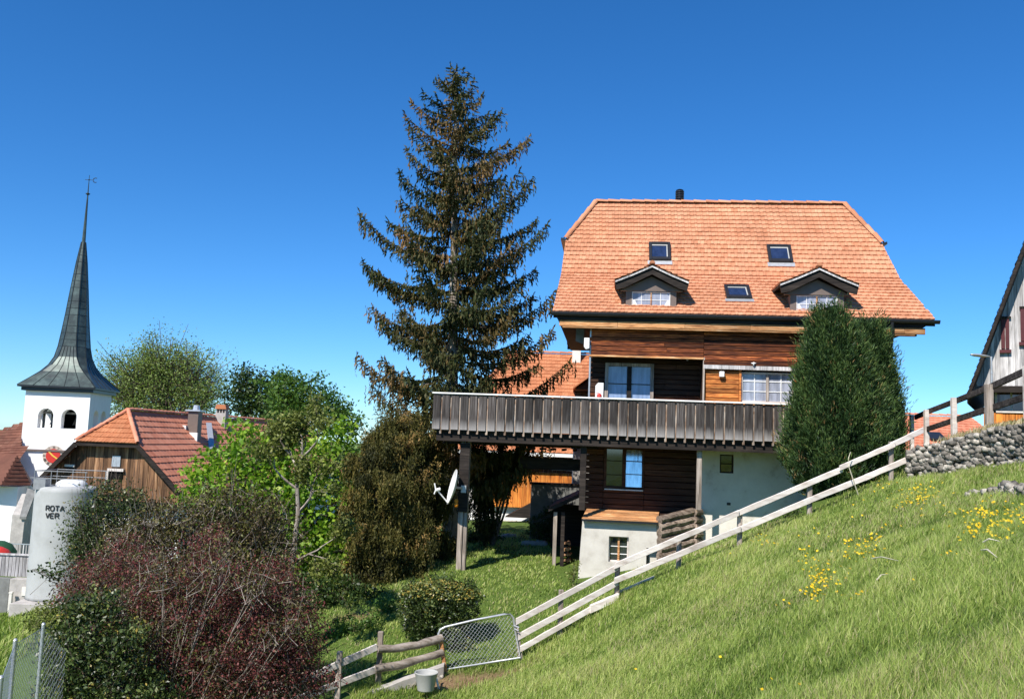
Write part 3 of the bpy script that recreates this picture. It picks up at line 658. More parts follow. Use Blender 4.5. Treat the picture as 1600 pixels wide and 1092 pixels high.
# dormers
def dormer(cx, yb, half_px, lab):
    P = cast(cx, yb, P_E, N1); df = P.y; s0 = P.x; k = (df + 23.0) / 1400 * (half_px / 39.5)
    top = P.z + 24.5 * k; o_ = Vector((s0, df, P.z))
    D = MB(); bw = 39.5 * k
    D.bx(s0 - bw, s0 - bw + 9.5 * k, df, df + 1.6, P.z - .06, top, .5); D.bx(s0 + bw - 9.5 * k, s0 + bw, df, df + 1.6, P.z - .06, top, .5)
    D.prism([(s0 - 48 * k, df - .02, top), (s0 + 48 * k, df - .02, top), (s0 + 48 * k, df - .02, top + 1.5 * k), (s0, df - .02, top + 24 * k), (s0 - 48 * k, df - .02, top + 1.5 * k)], (0, .12, 0), .5)
    D.bx(s0 - bw, s0 + bw, df + .0, df + .06, P.z - .05, P.z + .01, .5)
    dm = D.build('dormer', M['brownmetal'], chalet, bevel=.006); dm['label'] = lab
    # roof of the dormer: two planes running back into the main roof
    rt = MB(); so = MB(); bg_ = MB(); apz = top + 40 * k; ez = top + 15 * k; ex = 57 * k; fr = df - .27
    for sg in (-1, 1):
        U = Vector((sg * ex, 0, ez - apz)); Ls = U.length; Un = U.normalized(); mid1 = Vector((s0 + sg * ex * .5, 0, lerp(apz, ez, .44)))
        # slight kick at the eaves
        rows_pts = [(0, apz), (ex * .52, lerp(apz, ez, .55)), (ex, ez)]
        for (xa, za), (xb2, zb2) in zip(rows_pts[:-1], rows_pts[1:]):
            T = Vector((-sg * (xb2 - xa), 0, za - zb2)); LT = T.length
            tiles(rt, (s0 + sg * xb2, fr, zb2), (0, 1, 0), T, LT, lambda t: -.03, lambda t: 2.8, .19, .17)
            so.prism([(s0 + sg * xa, fr, za - .012), (s0 + sg * xb2, fr, zb2 - .012), (s0 + sg * xb2, fr, zb2 - .075), (s0 + sg * xa, fr, za - .075)], (0, 2.6, 0), .4)
            bg_.prism([(s0 + sg * xa, fr - .02, za - .03), (s0 + sg * xb2, fr - .02, zb2 - .03), (s0 + sg * xb2, fr - .02, zb2 - .075), (s0 + sg * xa, fr - .02, za - .075)], (0, .018, 0), .8)
        so.prism([(s0 + sg * ex, fr + .01, ez - .08), (s0 + sg * ex * .98, fr + .01, ez - .30), (s0 + sg * ex * .80, fr + .01, top + .0), (s0, fr + .01, top + 26 * k), (s0, fr + .01, apz - .09)][:5] if False else
                 [(s0 + sg * ex, fr + .03, ez - .08), (s0 + sg * ex * .96, fr + .03, ez - .26), (s0 + sg * 42 * k, fr + .03, top + 3 * k), (s0, fr + .03, top + 25 * k), (s0, fr + .03, apz - .08)], (0, .05, 0), .3)
    rt.build('dormer_roof', M['tile'], dm); so.build('dormer_soffit', M['darkwood'], dm); bg_.build('bargeboard', M['greyboards'], dm)
    rcap = MB(); ridge_caps(rcap, (s0, fr - .03, apz + .02), (s0, fr + 2.6, apz + .02), .07, .3); rcap.build('dormer_ridge', M['tile'], dm)
    w = window(dm, s0 - bw + 9.5 * k, s0 + bw - 9.5 * k, P.z + .01, top - .01, df + .01, M['whitepaint'], M['curtain' if False else 'glass_grey'], (.25, .75), (.45,), .02, .06, .016, M['whitepaint'], centre=M['fascia'])
    for sg in (-1, 1):
        cu = MB(); cu.prism([(s0 + sg * (bw - 10 * k), df + .035, P.z + .03), (s0 + sg * (bw - 19 * k), df + .035, P.z + .03), (s0 + sg * (bw - 15 * k), df + .035, lerp(P.z, top, .4)), (s0 + sg * (bw - 10 * k), df + .035, lerp(P.z, top, .5))], (0, .008, 0), .7)
        cu.build('curtain', M['curtain'], w)
dormer(1017, 479.5, 39.5, 'left dormer with net curtains'); dormer(1276.5, 486.5, 40.5, 'right dormer just above the conifer top')
def skylight(x0, x1, y0, y1, P0, N, T, lab):
    a, b_, c = cast(x0, y1, P0, N), cast(x1, y1, P0, N), cast((x0 + x1) / 2, y0, P0, N); w = b_.x - a.x; o_ = Vector((a.x, (a.y + b_.y) / 2, (a.z + b_.z) / 2)); h = (c - o_).dot(T)
    def bq(mb, u0, u1, v0, v1, n0, n1):
        X = Vector((1, 0, 0)); f = lambda u, v_: o_ + X * u + T * v_ + N * n0
        mb.prism([f(u0, v0), f(u1, v0), f(u1, v1), f(u0, v1)], N * (n1 - n0), .5)
    f = MB(); fw = .085
    bq(f, 0, fw, 0, h, -.02, .11); bq(f, w - fw, w, 0, h, -.02, .11); bq(f, fw, w - fw, h - fw, h, -.02, .115); bq(f, fw, w - fw, 0, fw * 1.2, -.02, .115)
    sk = f.build('skylight', M['black'], chalet, bevel=.008); sk['label'] = lab
    g = MB(); bq(g, fw, w - fw, fw, h - fw, .05, .062); g.build('pane', M['glass_sky'], sk)
    g = MB(); bq(g, fw, w - fw, h - fw - .05, h - fw - .003, .066, .075); bq(g, w - fw - .03, w - fw - .003, fw * 1.3, h - fw - .055, .066, .075); g.build('inner_frame', M['tank'], sk)
    g = MB(); bq(g, -.04, w + .04, -.16, -.005, .035, .045); g.build('flashing', M['steel'], sk)
skylight(1014, 1048, 382, 409, P_B, N2, T2, 'closed skylight above the left dormer'); skylight(1201, 1239, 386, 412, P_B, N2, T2, 'closed skylight above the right dormer')
skylight(1135, 1175, 450, 469, P_E, N1, T1, 'low skylight between the two dormers')
ch = MB(); cs_ = HF.s(1062.5, 320, d_r); cz = HF.z(1062, 322, d_r) - .3; u = 1.0
pr_ = [(.0, 0), (.115, 0), (.115, .52), (.10, .53), (.10, .57)]
for k in range(4): z_ = .57 + k * .07; pr_ += [(.135, z_), (.135, z_ + .035), (.09, z_ + .037), (.09, z_ + .07)]
pr_ += [(.12, .85), (.06, .88), (0, .885)]
ch.lathe((cs_, d_r + .2, cz), pr_, 16); ch.build('chimney_pipe', M['black'], roof, smooth=False)
# downpipe at the right corner
dp = MB(); a = HF.s(1394, 505, .2)
dp.tube([(a, .19, zg - .05), (a, .21, zF0 + .1), (a, .23, zF0 - .12), (wR + .03, .7, zF0 - .42), (wR + .03, .72, zF0 - .7), (wR + .03, .72, -1.0)], .045, 10)
dp.build('downpipe', M['black'], chalet, smooth=True)

# things fixed to or standing on the chalet
def chl(s, d, z): return tuple(HF.w(s, d, z))
def local_thing(name, label, cat, s, d, z, **k): return thing(name, label, cat, chl(s, d, z), HF.yaw, **k)
s, z = HF.hit(1127.5, 585, dbay - .04); t = local_thing('wall_lamp', 'small cream box lamp on the orange boards right of the loggia', 'lamp', s, dbay - .04, z)
l = MB(); l.bx(-.065, .065, -.10, .0, -.075, .075, .5); l.build('lamp_shade', M['whitepaint'], t, bevel=.015); l = MB(); l.bx(-.05, .05, 0, .04, -.06, .06, .5); l.build('back_plate', M['black'], t)
s, z = HF.hit(1177.5, 568, du - .04); t = local_thing('spotlight', 'small white bulb fitting on the siding above the right window', 'lamp', s, du - .04, z)
l = MB(); l.lathe((0, -.02, 0), [(0, .035), (.04, .02), (.045, 0), (.02, -.025), (.022, -.05), (0, -.055)], 12); l.build('bulb', M['whitepaint'], t, smooth=True); l = MB(); l.bx(-.06, .06, -.005, .04, .0, .02, .5); l.build('bracket', M['whitepaint'], t)
s, z = HF.hit(1073, 561, 1.2); t = local_thing('ceiling_lamp', 'dim grey lamp under the loggia ceiling near its right corner', 'lamp', s, .95, zHd + .03)
l = MB(); l.lathe((0, 0, -.06), [(0, -.03), (.03, -.02), (.05, .02), (.09, .06)], 12); l.build('lamp_shade', M['steel'], t); l = MB(); l.bx(-.09, .09, -.03, .03, .0, .015, .5); l.build('base_plate', M['steel'], t)
s, z = HF.hit(917, 536, du - .12); t = local_thing('outdoor_lamp', 'white box lamp under the left eave of the chalet', 'lamp', s, du - .12, z)
l = MB(); l.prism([(-.075, 0, -.10), (-.02, 0, -.17), (.07, 0, -.14), (.07, 0, .14), (-.075, 0, .14)], (0, .12, 0), .5); l.build('lamp_body', M['whitepaint'], t, bevel=.01); l = MB(); l.prism([(-.05, .01, -.15), (.0, .01, -.20), (.06, .01, -.19), (.065, .01, -.14)], (0, .1, 0), .5); l.build('lens', M['black'], t)
s, z = HF.hit(906, 524, 1.4); t = local_thing('eave_panel', 'grey panel hanging under the left eave beside the white box lamp', 'panel', s, 1.4, z)
l = MB(); l.prism([(-.11, 0, -.16), (.10, 0, -.24), (.12, 0, .24), (-.11, 0, .24)], (0, .04, 0), .5); l.build('panel', M['darkconc'], t); l = MB(); l.bx(-.02, .02, -.02, .02, .2, .4, .5); l.build('bracket', M['black'], t)
s, z = HF.hit(936, 612, .35); t = local_thing('white_board', 'white upright board with cut-off corner on the balcony left of the glazed door', 'board', s, .42, zDk + .04)
hb = HF.z(936, 601, .6) - zDk
l = MB(); l.prism([(-.10, 0, 0), (.11, 0, 0), (.11, 0, hb), (-.03, 0, hb), (-.10, 0, hb - .08)], (0, .03, 0), .5); l.build('board', M['whitepaint'], t); l = MB(); l.bx(-.1, -.06, .03, .3, 0, .05, .5); l.bx(.06, .10, .03, .3, 0, .05, .5); l.build('foot', M['whitepaint'], t)
s, z = HF.hit(936.5, 618.5, .3); t = local_thing('red_vessel', 'small red pot-like vessel in front of the white board on the balcony', 'vessel', s, .3, z - .07)
l = MB(); l.lathe((0, 0, 0), [(0, 0), (.05, 0), (.065, .05), (.055, .10), (.03, .12), (.035, .14), (0, .135)], 14); l.build('vessel_body', M['red'], t, smooth=True); l = MB(); l.tube([(-.05, 0, .1), (-.07, 0, .15), (-.02, 0, .155)], .008, 5); l.build('handle', M['red'], t)

# satellite dish on the outer balcony post
s, z = HF.hit(719, 762, .1); t = local_thing('satellite_dish', 'white satellite dish with receiver arm, clamped to the outer balcony post', 'satellite dish', s, .1, z)
ax = Vector((-.93, -.30, .22)).normalized(); q_ = ax.to_track_quat('Z', 'Y').to_matrix(); ce = Vector((-.16, -.1, .02))
l = MB(); rows = []
for k in range(7):
    rr2 = .46 * k / 6; rows.append([ce + q_ @ Vector((rr2 * .85 * math.cos(a), rr2 * math.sin(a), .10 * (rr2 / .46) ** 2 - .05)) for a in [2 * math.pi * j / 28 for j in range(28)]])
l.grid(rows, .5, closed=True); rows2 = [[p - ax * .015 for p in row] for row in rows]; l.grid(rows2, .5, closed=True); l.grid([rows[-1], rows2[-1]], .5, closed=True)
l.build('reflector', M['whitepaint'], t, smooth=True)
e1 = ce + q_ @ Vector((0, .42, .05)); e1b = ce + q_ @ Vector((0, -.42, .05)); low = e1 if e1.z < e1b.z else e1b; tip = Vector((HF.s(685, 765, 0) - s, -.35, HF.z(685, 765, -.3) - z))
l = MB(); l.beam(low, tip, .03, .03, r=.5); l.build('arm', M['whitepaint'], t); l = MB(); l.tube([tip + Vector((-.03, -.01, -.02)), tip + Vector((.09, .03, .02))], .04, 10); l.beam(tip + Vector((-.02, 0, .0)), tip + Vector((-.06, 0, .16)), .05, .03, (1, 0, 0)); l.beam(tip + Vector((-.02, 0, .0)), tip + Vector((-.06, 0, -.12)), .03, .03, (1, 0, 0)); l.build('receiver', M['whitepaint'], t, bevel=.006)
l = MB(); l.beam(ce - ax * .03, (.05, .18, -.02), .06, .06, r=.5); l.bx(.0, .14, .12, .17, -.13, .06, .5); l.build('bracket', M['steel'], t, bevel=.004)
s, z = HF.hit(713, 785, -.1); t = local_thing('insect_trap', 'small orange lantern hanging just below the satellite dish', 'lantern', s, -.1, z)
l = MB(); l.lathe((0, 0, -.12), [(0, 0), (.045, .01), (.055, .08), (.03, .12), (.05, .15), (.045, .2), (0, .22)], 12); l.build('lantern_body', M['orange'], t, smooth=True); l = MB(); l.tube([(0, 0, .1), (.02, .05, .25)], .005, 4); l.build('wire', M['black'], t)
t = local_thing('log_stack', 'stack of rough barked logs closing the corner between cream porch and white wall', 'log stack', HF.s(1028, 870, .3), .3, -3.3)
yl = [807, 818, 829, 841, 853, 864, 875, 886]; yr = [794.5, 806, 817, 829, 841, 853, 864, 875]
bs = Vector((HF.s(1028, 870, .3), .3, -3.3))
for k in range(8):
    a = Vector((HF.s(1030, yl[k] + 5, .3), .3, HF.z(1030, yl[k] + 5, .3))) - bs; b2 = Vector((HF.s(1082, yr[k] + 5, 1.1), 1.1, HF.z(1082, yr[k] + 5, 1.1))) - bs; c2 = Vector((HF.s(1094, yr[k] + 6, 1.45), 1.45, b2.z + bs.z - .02)) - bs
    l = MB(); n = 9; pts = [a.lerp(b2, j / n) + Vector((0, random.uniform(-.01, .01), random.uniform(-.012, .012))) for j in range(n + 1)]
    l.tube(pts, [.105 + random.uniform(-.012, .01) for _ in pts], 9); l.tube([b2 + Vector((.03, -.06, 0)), c2], .1, 9); l.build('log', M['logrough'], t)

# ------------------------------------------------------------------ church
TF = Frame(88, 650, 62, rad(5.8))
church = thing('church', 'white village church with tall dark copper spire, twin belfry arches and a red clock', 'church', tuple(TF.o), TF.yaw)
a0, a1 = TF.s(40.5, 610, 0), TF.s(142, 612, 0); wid = a1 - a0; zt = TF.z(90, 608, 0); zgd = -13.0; sc = (a0 + a1) / 2
def arch_hole_wall(mb, s0, s1, z0, z1, holes, d0, d1):
    """flat wall with round-headed openings: columns of strips"""
    xs = [s0]
    for (c, hw, zb0, zs) in holes:
        xs += [c + hw * math.cos(math.pi * (1 - k / 12)) for k in range(13)]
    xs += [s1]
    for k in range(len(xs) - 1):
        xa, xb = xs[k], xs[k + 1]; h = None
        for (c, hw, zb0, zs) in holes:
            if xa >= c - hw - 1e-6 and xb <= c + hw + 1e-6: h = (c, hw, zb0, zs)
        if h is None: mb.bx(xa, xb, d0, d1, z0, z1, .5)
        else:
            c, hw, zb0, zs = h; top = lambda x: zs + math.sqrt(max(0, hw * hw - (x - c) ** 2))
            mb.bx(xa, xb, d0, d1, z0, zb0, .5)
            mb.prism([(xa, d0, top(xa)), (xb, d0, top(xb)), (xb, d0, z1), (xa, d0, z1)], (0, d1 - d0, 0), .5)
zs0 = TF.z(90, 669, 0); zsp = TF.z(90, 650, 0)
w = MB()
hw = (TF.s(82, 660, 0) - TF.s(58, 660, 0)) / 2; h1 = TF.s(70, 665, 0); h2 = TF.s(106.5, 667, 0)
arch_hole_wall(w, a0, a1, zgd, zt, [(h1, hw, zs0, zsp), (h2, hw, zs0, zsp)], 0, .55)
w.prism([(a0 - .25, -.04, zgd), (a1 + .25, -.04, zgd), (a1 + .14, -.04, TF.z(60, 704, 0)), (a0 - .14, -.04, TF.z(60, 704, 0))], (0, .03, 0), .5)
tw = w.build('tower_wall', M['white'], church)
w = MB(); wf = Frame(88, 650, 62, rad(5.8))
# side walls: same arches turned to the side
side = MB()
for xx in (a0, a1 - .5):
    t2 = MB(); arch_hole_wall(t2, .55, wid - .55, zgd, zt, [(wid * .33, hw, zs0, zsp), (wid * .68, hw, zs0, zsp)], 0, .5)
    for v_ in t2.v: side.v.append((xx + v_[1], v_[0], v_[2]))
    nb = len(side.v) - len(t2.v); side.f += [tuple(i + nb for i in f) for f in t2.f]; side.r += t2.r
side.bx(a0, a1, wid - .55, wid, zgd, zt, .5)
side.build('side_wall', M['white'], church)
w = MB(); w.bx(a0 + .5, a1 - .5, .6, wid - .6, zs0 - .3, zs0 - .1, .5); w.bx(a0 + .5, a1 - .5, wid - .7, wid - .6, zs0 - .1, zt, .5); w.build('belfry_floor', M['dark'], church)
for c in (h1, h2):
    bl = MB(); bl.lathe((c + .15, 1.5, zs0 + .25), [(.42, 0), (.36, .12), (.27, .4), (.22, .62), (.1, .72), (0, .73)], 18); bl.build('bell', M['bronze'], church, smooth=True)
    bl = MB(); bl.bx(c - .9, c + .9, 1.42, 1.58, zs0 + 1.0, zs0 + 1.14, .5); bl.build('bell_beam', M['greyboards'], church)
w = MB(); zb3 = TF.z(50, 703, 0); w.bx(a0 - .2, a1 + .2, -.16, -.04, zb3 - .06, zb3 + .07, .5); w.bx(a0 - .3, a0 - .2, -.16, wid, zb3 - .06, zb3 + .07, .5); w.build('string_course', M['brownmetal'], church)
cs_, cz = TF.hit(83, 712, -.1); k = 62 / 1400
cl = MB(); cl.lathe((cs_, -.05, cz), [(0, .0), (15.8 * k, .0), (15.8 * k, .04), (0, .042)], 40, axis=(0, -1, 0)); clk = cl.build('clock', M['clockface'], church)
cl = MB(); cl.lathe((cs_, -.10, cz), [(0, 0), (10.8 * k, 0), (10.8 * k, .02), (0, .02)], 36, axis=(0, -1, 0)); cl.build('clock_disc', M['red'], clk)
nm = MB()
for j in range(12):
    a = math.radians(30 * j); r_ = 13.3 * k; c = Vector((cs_ + r_ * math.sin(a), -.105, cz + r_ * math.cos(a))); up = Vector((math.sin(a), 0, math.cos(a))); si = Vector((math.cos(a), 0, -math.sin(a)))
    n_ = (3, 1, 2, 3, 2, 1, 2, 3, 4, 2, 1, 2)[j]
    for q_ in range(n_): nm.beam(c + si * ((q_ - (n_ - 1) / 2) * .055) - up * .08, c + si * ((q_ - (n_ - 1) / 2) * .055) + up * .08, .02, .012, (0, 1, 0), r=.5)
nm.build('numerals', M['brownmetal'], clk)
hd = MB(); d1 = Vector((TF.s(77, 704.5) - cs_, 0, TF.z(77, 704.5) - cz)); d2 = Vector((TF.s(92, 717.5) - cs_, 0, TF.z(92, 717.5) - cz)); cc = Vector((cs_, -.14, cz))
for d_ in (d1, d2): hd.beam(cc, cc + d_ * 1.05, .02, .09, d_.cross(Vector((0, 1, 0))), r=.5)
hd.build('clock_hand', M['yellow'], clk)
# spire: square eaves flaring out, turning octagonal
sp = MB(); cy = wid / 2; half = wid / 2 + .45; zE2 = TF.z(90, 603, -.5)
prof = [(half, 0, .98), (half * .80, .52, .96), (half * .62, 1.05, .86), (half * .50, 1.55, .72), (half * .415, 2.15, .58), (half * .365, 2.9, .50), (half * .325, 3.9, .45), (half * .275, 5.2, .42), (half * .205, 7.2, .41), (half * .13, 9.1, .41), (half * .055, 10.6, .41)]
rows = []
for (h_, z_, kk) in prof:
    c = h_ * kk; rows.append([(sc + x, cy + y, zE2 + z_) for x, y in ((-c, -h_), (c, -h_), (h_, -c), (h_, c), (c, h_), (-c, h_), (-h_, c), (-h_, -c))])
for a_, b_ in zip(rows[:-1], rows[1:]):
    nsub = max(1, int((b_[0][2] - a_[0][2]) / .55))
    for q_ in range(nsub):
        ra = [Vector(p).lerp(Vector(p2), q_ / nsub) for p, p2 in zip(a_, b_)]; rb = [Vector(p).lerp(Vector(p2), (q_ + 1) / nsub) for p, p2 in zip(a_, b_)]
        for j in range(8):
            sp.poly([ra[j], ra[(j + 1) % 8], rb[(j + 1) % 8], rb[j]])
sp.poly(rows[0][::-1], .3)
spire = sp.build('spire', M['copper'], church)
sm = MB()
for k_, (a_, b_) in enumerate(zip(rows[:-1], rows[1:])):
    for j in range(8):
        if k_ > 2 or j % 2 == 1: sm.beam(Vector(a_[j]), Vector(b_[j]), .05, .05, (0, 0, 1) if k_ > 4 else (0, 0, 1), r=.5)
    if k_ < 5:
        for j in (0, 2, 4, 6):
            nS = 5
            for q_ in range(1, nS):
                t = q_ / nS; A = Vector(a_[j]).lerp(Vector(a_[j + 1]), t); B_ = Vector(b_[j]).lerp(Vector(b_[j + 1]), t)
                if k_ < 2 or q_ % 2 == 0 or True: sm.beam(A, B_, .035, .05, (0, 0, 1), r=.5)
    elif k_ < 10:
        for q_ in range(int((b_[0][2] - a_[0][2]) / .5)):
            t = q_ * .5 / (b_[0][2] - a_[0][2])
            for j in range(8): sm.beam(Vector(a_[j]).lerp(Vector(b_[j]), t), Vector(a_[(j + 1) % 8]).lerp(Vector(b_[(j + 1) % 8]), t), .025, .03, (0, 0, 1), r=.5)
sm.build('seam', M['seam'], spire)
ev = MB(); ev.bx(sc - half + .02, sc + half - .02, cy - half + .02, cy + half - .02, zE2 - .12, zE2 - .01, .5); ev.bx(sc - half + .22, sc + half - .22, cy - half + .22, cy + half - .22, zE2 - .36, zE2 - .13, .5); ev.build('spire_eave', M['black'], church)
nd = MB(); zN = zE2 + 10.6; zBall = TF.z(137, 303, cy); zTop = TF.z(139, 274, cy)
nd.tube([(sc, cy, zN - .2), (sc, cy, zBall), (sc, cy, zBall + .6)], [.14, .045, .03], 8); nd.tube([(sc, cy, zBall + .5), (sc, cy, zTop)], [.03, .02], 6); nd.build('spire_needle', M['copper'], spire)
nd = MB(); nd.lathe((sc, cy, zBall), [(0, -.12), (.08, -.08), (.17, .0), (.08, .05), (0, .1)], 12); nd.build('spire_ball', M['seam'], spire, smooth=True)
nd = MB(); zc_ = zTop - .35; nd.beam((sc - .28, cy, zc_), (sc + .35, cy, zc_), .03, .03); nd.lathe((sc, cy, zc_), [(0, -.08), (.07, 0), (0, .08)], 8)
ar = [(sc + .45 + .17 * math.cos(t), cy, zc_ + .17 * math.sin(t)) for t in [rad(60) + k_ * rad(30) for k_ in range(9)]]; nd.tube(ar, .03, 5); nd.build('weathercock', M['seam'], spire)
# nave at the left: big brown roof, lower hipped end, white wall, buttress
nv = MB()
NP = [R(-160, 735, 58), R(-120, 640, 63), R(60, 645, 63), R(22, 760, 58)]
def quad_tiles(mb, bl, br, tr, tl, w, e, wave=False):
    bl, br, tr, tl = map(Vector, (bl, br, tr, tl)); U = (br - bl).normalized(); T = (tl - bl) - U * (tl - bl).dot(U); LT = T.length; T = T / LT
    sl = (tl - bl).dot(U); sr0 = (br - bl).length; sr1 = (tr - bl).dot(U)
    tiles(mb, bl, U, T, LT, lambda t: lerp(0, sl, t / LT), lambda t: lerp(sr0, sr1, t / LT), w, e, wave=wave)
A = R(-200, 812, 57); Bp = R(48, 760, 60); a_ = TF
nroof = MB()
p0 = TF.w(a0 - .1, .6, TF.z(36, 664, .6)); 
pts = dict(r0=R(-200, 778, 64), r1=R(38, 660, 64), e1=R(28, 757, 57.5), e0=R(-200, 775, 57.5))
ridge1 = R(40, 655, 63.5); ridge0 = Vector((ridge1.x - 16, ridge1.y - 2.0, R(-0, 684, 63.5).z - 4.0)); 
E1 = R(30, 735, 58.5); E0 = Vector((E1.x - 12, E1.y - 1.2, E1.z - .1))
# main slope facing the camera
rA, rB = R(-150, 760, 63), R(36, 661, 63)
rT0 = R(-150, 600, 63); 
nl = MB(); quad_tiles(nl, R(-150, 768, 58.5), R(27, 762, 58.5), R(36, 662, 63), R(0, 684, 63) + (R(0, 684, 63) - R(36, 662, 63)) * 3.5, .3, .32)
nl.build('x', M['brown_tile']) if False else None
base = Vector(TF.o)
def toc(p): return TF.loc(p)
nl = MB()
q4 = [toc(R(-150, 772, 58.5)), toc(R(26, 764, 58.5)), toc(R(37, 661, 63)), toc(R(-150, 778, 63) * 0 + R(37, 661, 63) + (R(0, 684, 63) - R(37, 661, 63)) * 5)]
# as a leaning slope: the verge rises along the church, the left side is lower
nl.prism([q4[0], q4[1], q4[2], q4[3]], (0, .12, -.12), .5)
U = (q4[1] - q4[0]).normalized(); T = (q4[2] - q4[1]); T = (T - U * T.dot(U)); LT = T.length; T.normalize()
zl = lambda t: max(0, (q4[1] - q4[0]).length - 2.0 - (LT - t) / LT * 9.5) if t > 0 else 0
tiles(nl, q4[0] + Vector((0, -.05, .05)), U, T, LT, lambda t: max(-2, (q4[1] - q4[0]).length + (q4[2] - q4[1]).dot(U) * t / LT - (LT - t) * 2.1 - .1), lambda t: (q4[1] - q4[0]).length + (q4[2] - q4[1]).dot(U) * t / LT, .3, .28, wave=False)
nl.build('nave_roof', M['brown_tile'], church)
nl = MB(); apx = toc(R(27, 712, 57.6)); l0 = toc(R(-60, 760, 56.0)); l1_ = toc(R(2, 758, 56.0)); r1_ = toc(R(48, 758, 57.8)); ap0 = toc(R(-60, 700, 59))
for tri in ((l0, l1_, apx, ap0), ):
    quad_tiles(nl, *tri, .28, .26)
    nl.poly(tri, .4)
U = (r1_ - l1_).normalized(); T = apx - l1_; T = T - U * T.dot(U); LT = T.length; T.normalize(); wd_ = (r1_ - l1_).length; am = (apx - l1_).dot(U)
tiles(nl, l1_, U, T, LT, lambda t: lerp(0, am, t / LT), lambda t: lerp(wd_, am, t / LT), .28, .26, wave=False); nl.poly([l1_, r1_, apx], .4)
nl.poly([r1_, toc(R(50, 752, 61)), apx], .3)
nl.build('choir_roof', M['brown_tile'], church)
nl = MB(); zt_ = toc(R(10, 760, 57)).z
x_r = toc(R(24, 800, 57)).x; nl.bx(x_r - 9, x_r, toc(R(10, 800, 57)).y, toc(R(10, 800, 57)).y + 4, zgd, zt_, .5)
nl.bx(x_r, x_r + 1.5, toc(R(10, 800, 57)).y + 1.4, toc(R(10, 800, 57)).y + 4, zgd, zt_, .5)
nl.build('choir_wall', M['white'], church)
nl = MB(); by = toc(R(10, 800, 57)).y; za, zb_2 = toc(R(30, 780, 56.4)).z, toc(R(30, 803, 56.4)).z; xq0, xq1 = toc(R(17, 830, 56)).x, toc(R(36, 830, 56)).x
nl.prism([(xq0, by, zgd), (xq0, by - 1.4, zgd), (xq0, by - 1.1, zb_2), (xq0, by, za + .3)], (xq1 - xq0, 0, 0), .5); nl.build('buttress', M['concrete'], church)
nl = MB(); nl.prism([(xq0 + .5, by - 1.25, zb_2 - .25), (xq1 + .15, by - 1.25, zb_2 - .25), (xq1 + .1, by, za + .35), (xq0 + .3, by, za + .5)], (0, 0, .16), .3); nl.build('buttress_cap', M['darkconc'], church)

# ------------------------------------------------------------------ barn at the left
BF = Frame(180, 720, 34, math.atan2(-.05, 1))
barn = thing('barn', 'brown boarded barn with red half-hipped tiled roof standing in front of the church', 'barn', tuple(BF.o), BF.yaw)
dA = 1.25
As, Az = BF.hit(200, 642, dA); eLs, eLz = BF.hit(52, 756, -.35); Cs, Cz = BF.hit(228, 694, -.35); Ds, Dz = BF.hit(286, 773, -.35); Bs, Bz = BF.hit(131, 689, -.35)
depth = 25.0; slopeR = (Az - Dz) / (Ds - As); slopeL = (Az - eLz) / (As - eLs)
zc0 = (Bz + Cz) / 2; Cs = As + (Az - zc0) / slopeR; Bs = As - (Az - zc0) / slopeL; Cz = Bz = zc0
rt = MB()
# right slope (seen): tiles in ridge direction
Rr0, Rr1 = Vector((As, dA, Az)), Vector((As, depth, Az)); D0 = Vector((Ds, -.35, Dz)); D1 = Vector((Ds, depth, Dz))
Tn = Vector((As - Ds, 0, Az - Dz)); LT = Tn.length; tC = LT * (Cz - Dz) / (Az - Dz)
tiles(rt, Vector((Ds, 0, Dz)), (0, 1, 0), Tn, LT, lambda t: -.35 if t < tC else lerp(-.35, dA, (t - tC) / (LT - tC)), lambda t: depth, .3, .32, thick=.022)
rt.poly([Vector((Ds, -.35, Dz)), Vector((Ds, depth, Dz)), Rr1, Rr0, Vector((Cs, -.35, Cz))], .3)
Tl = Vector((As - eLs, 0, Az - eLz)); LTl = Tl.length; tB = LTl * (Bz - eLz) / (Az - eLz)
tiles(rt, Vector((eLs, 0, eLz)), (0, 1, 0), Tl, LTl, lambda t: -.35 if t < tB else lerp(-.35, dA, (t - tB) / (LTl - tB)), lambda t: depth, .3, .36, thick=.04, wave=False)
broof = rt.build('roof', M['tile3'], barn)
ht = MB(); midp = Vector(((Bs + Cs) / 2, -.4, (Bz + Cz) / 2)); bl = Vector((Bs, -.4, Bz)); U = Vector((Cs - Bs, 0, Cz - Bz)); wd_ = U.length; U.normalize(); T = Vector((As, dA, Az)) - bl; am = T.dot(U); T = T - U * am; LTh = T.length; T.normalize()
tiles(ht, bl, U, T, LTh, lambda t: lerp(0, am, t / LTh), lambda t: lerp(wd_, am, t / LTh), .13, .3, thick=.03); ht.poly([bl, Vector((Cs, -.4, Cz)), Vector((As, dA, Az))], .3)
ht.build('half_hip', M['tile2'], broof)
rc = MB(); ridge_caps(rc, (As, depth, Az + .04), (As, dA, Az + .04), .09, .38); ridge_caps(rc, (As, dA, Az + .04), (Cs, -.38, Cz + .04), .08, .34); ridge_caps(rc, (As, dA, Az + .04), (Bs, -.38, Bz + .04), .08, .34); rc.build('ridge_tiles', M['tile3'], broof)
vg = MB()
for (p, q_) in ((Vector((eLs, -.38, eLz)), Vector((Bs, -.38, Bz))), (Vector((Ds, -.38, Dz)), Vector((Cs, -.38, Cz)))): vg.beam(p - Vector((0, 0, .09)), q_ - Vector((0, 0, .09)), .06, .16, r=.3)
vg.bx(Bs, Cs, -.36, -.30, min(Bz, Cz) - .16, min(Bz, Cz) - .03, .3)
vg.build('bargeboard', M['darkwood'], barn)
gw = MB(); zbot = -3.6 - 1.2
def gclip(x):
    if x < Bs: return eLz + (x - eLs) * slopeL - .12
    if x > Cs: return Cz - (x - Cs) * slopeR - .12
    return lerp(Bz, Cz, (x - Bs) / (Cs - Bs)) - .05
xs_ = [Bs, Cs]; s = eLs + .35; wl_ = Ds - .12
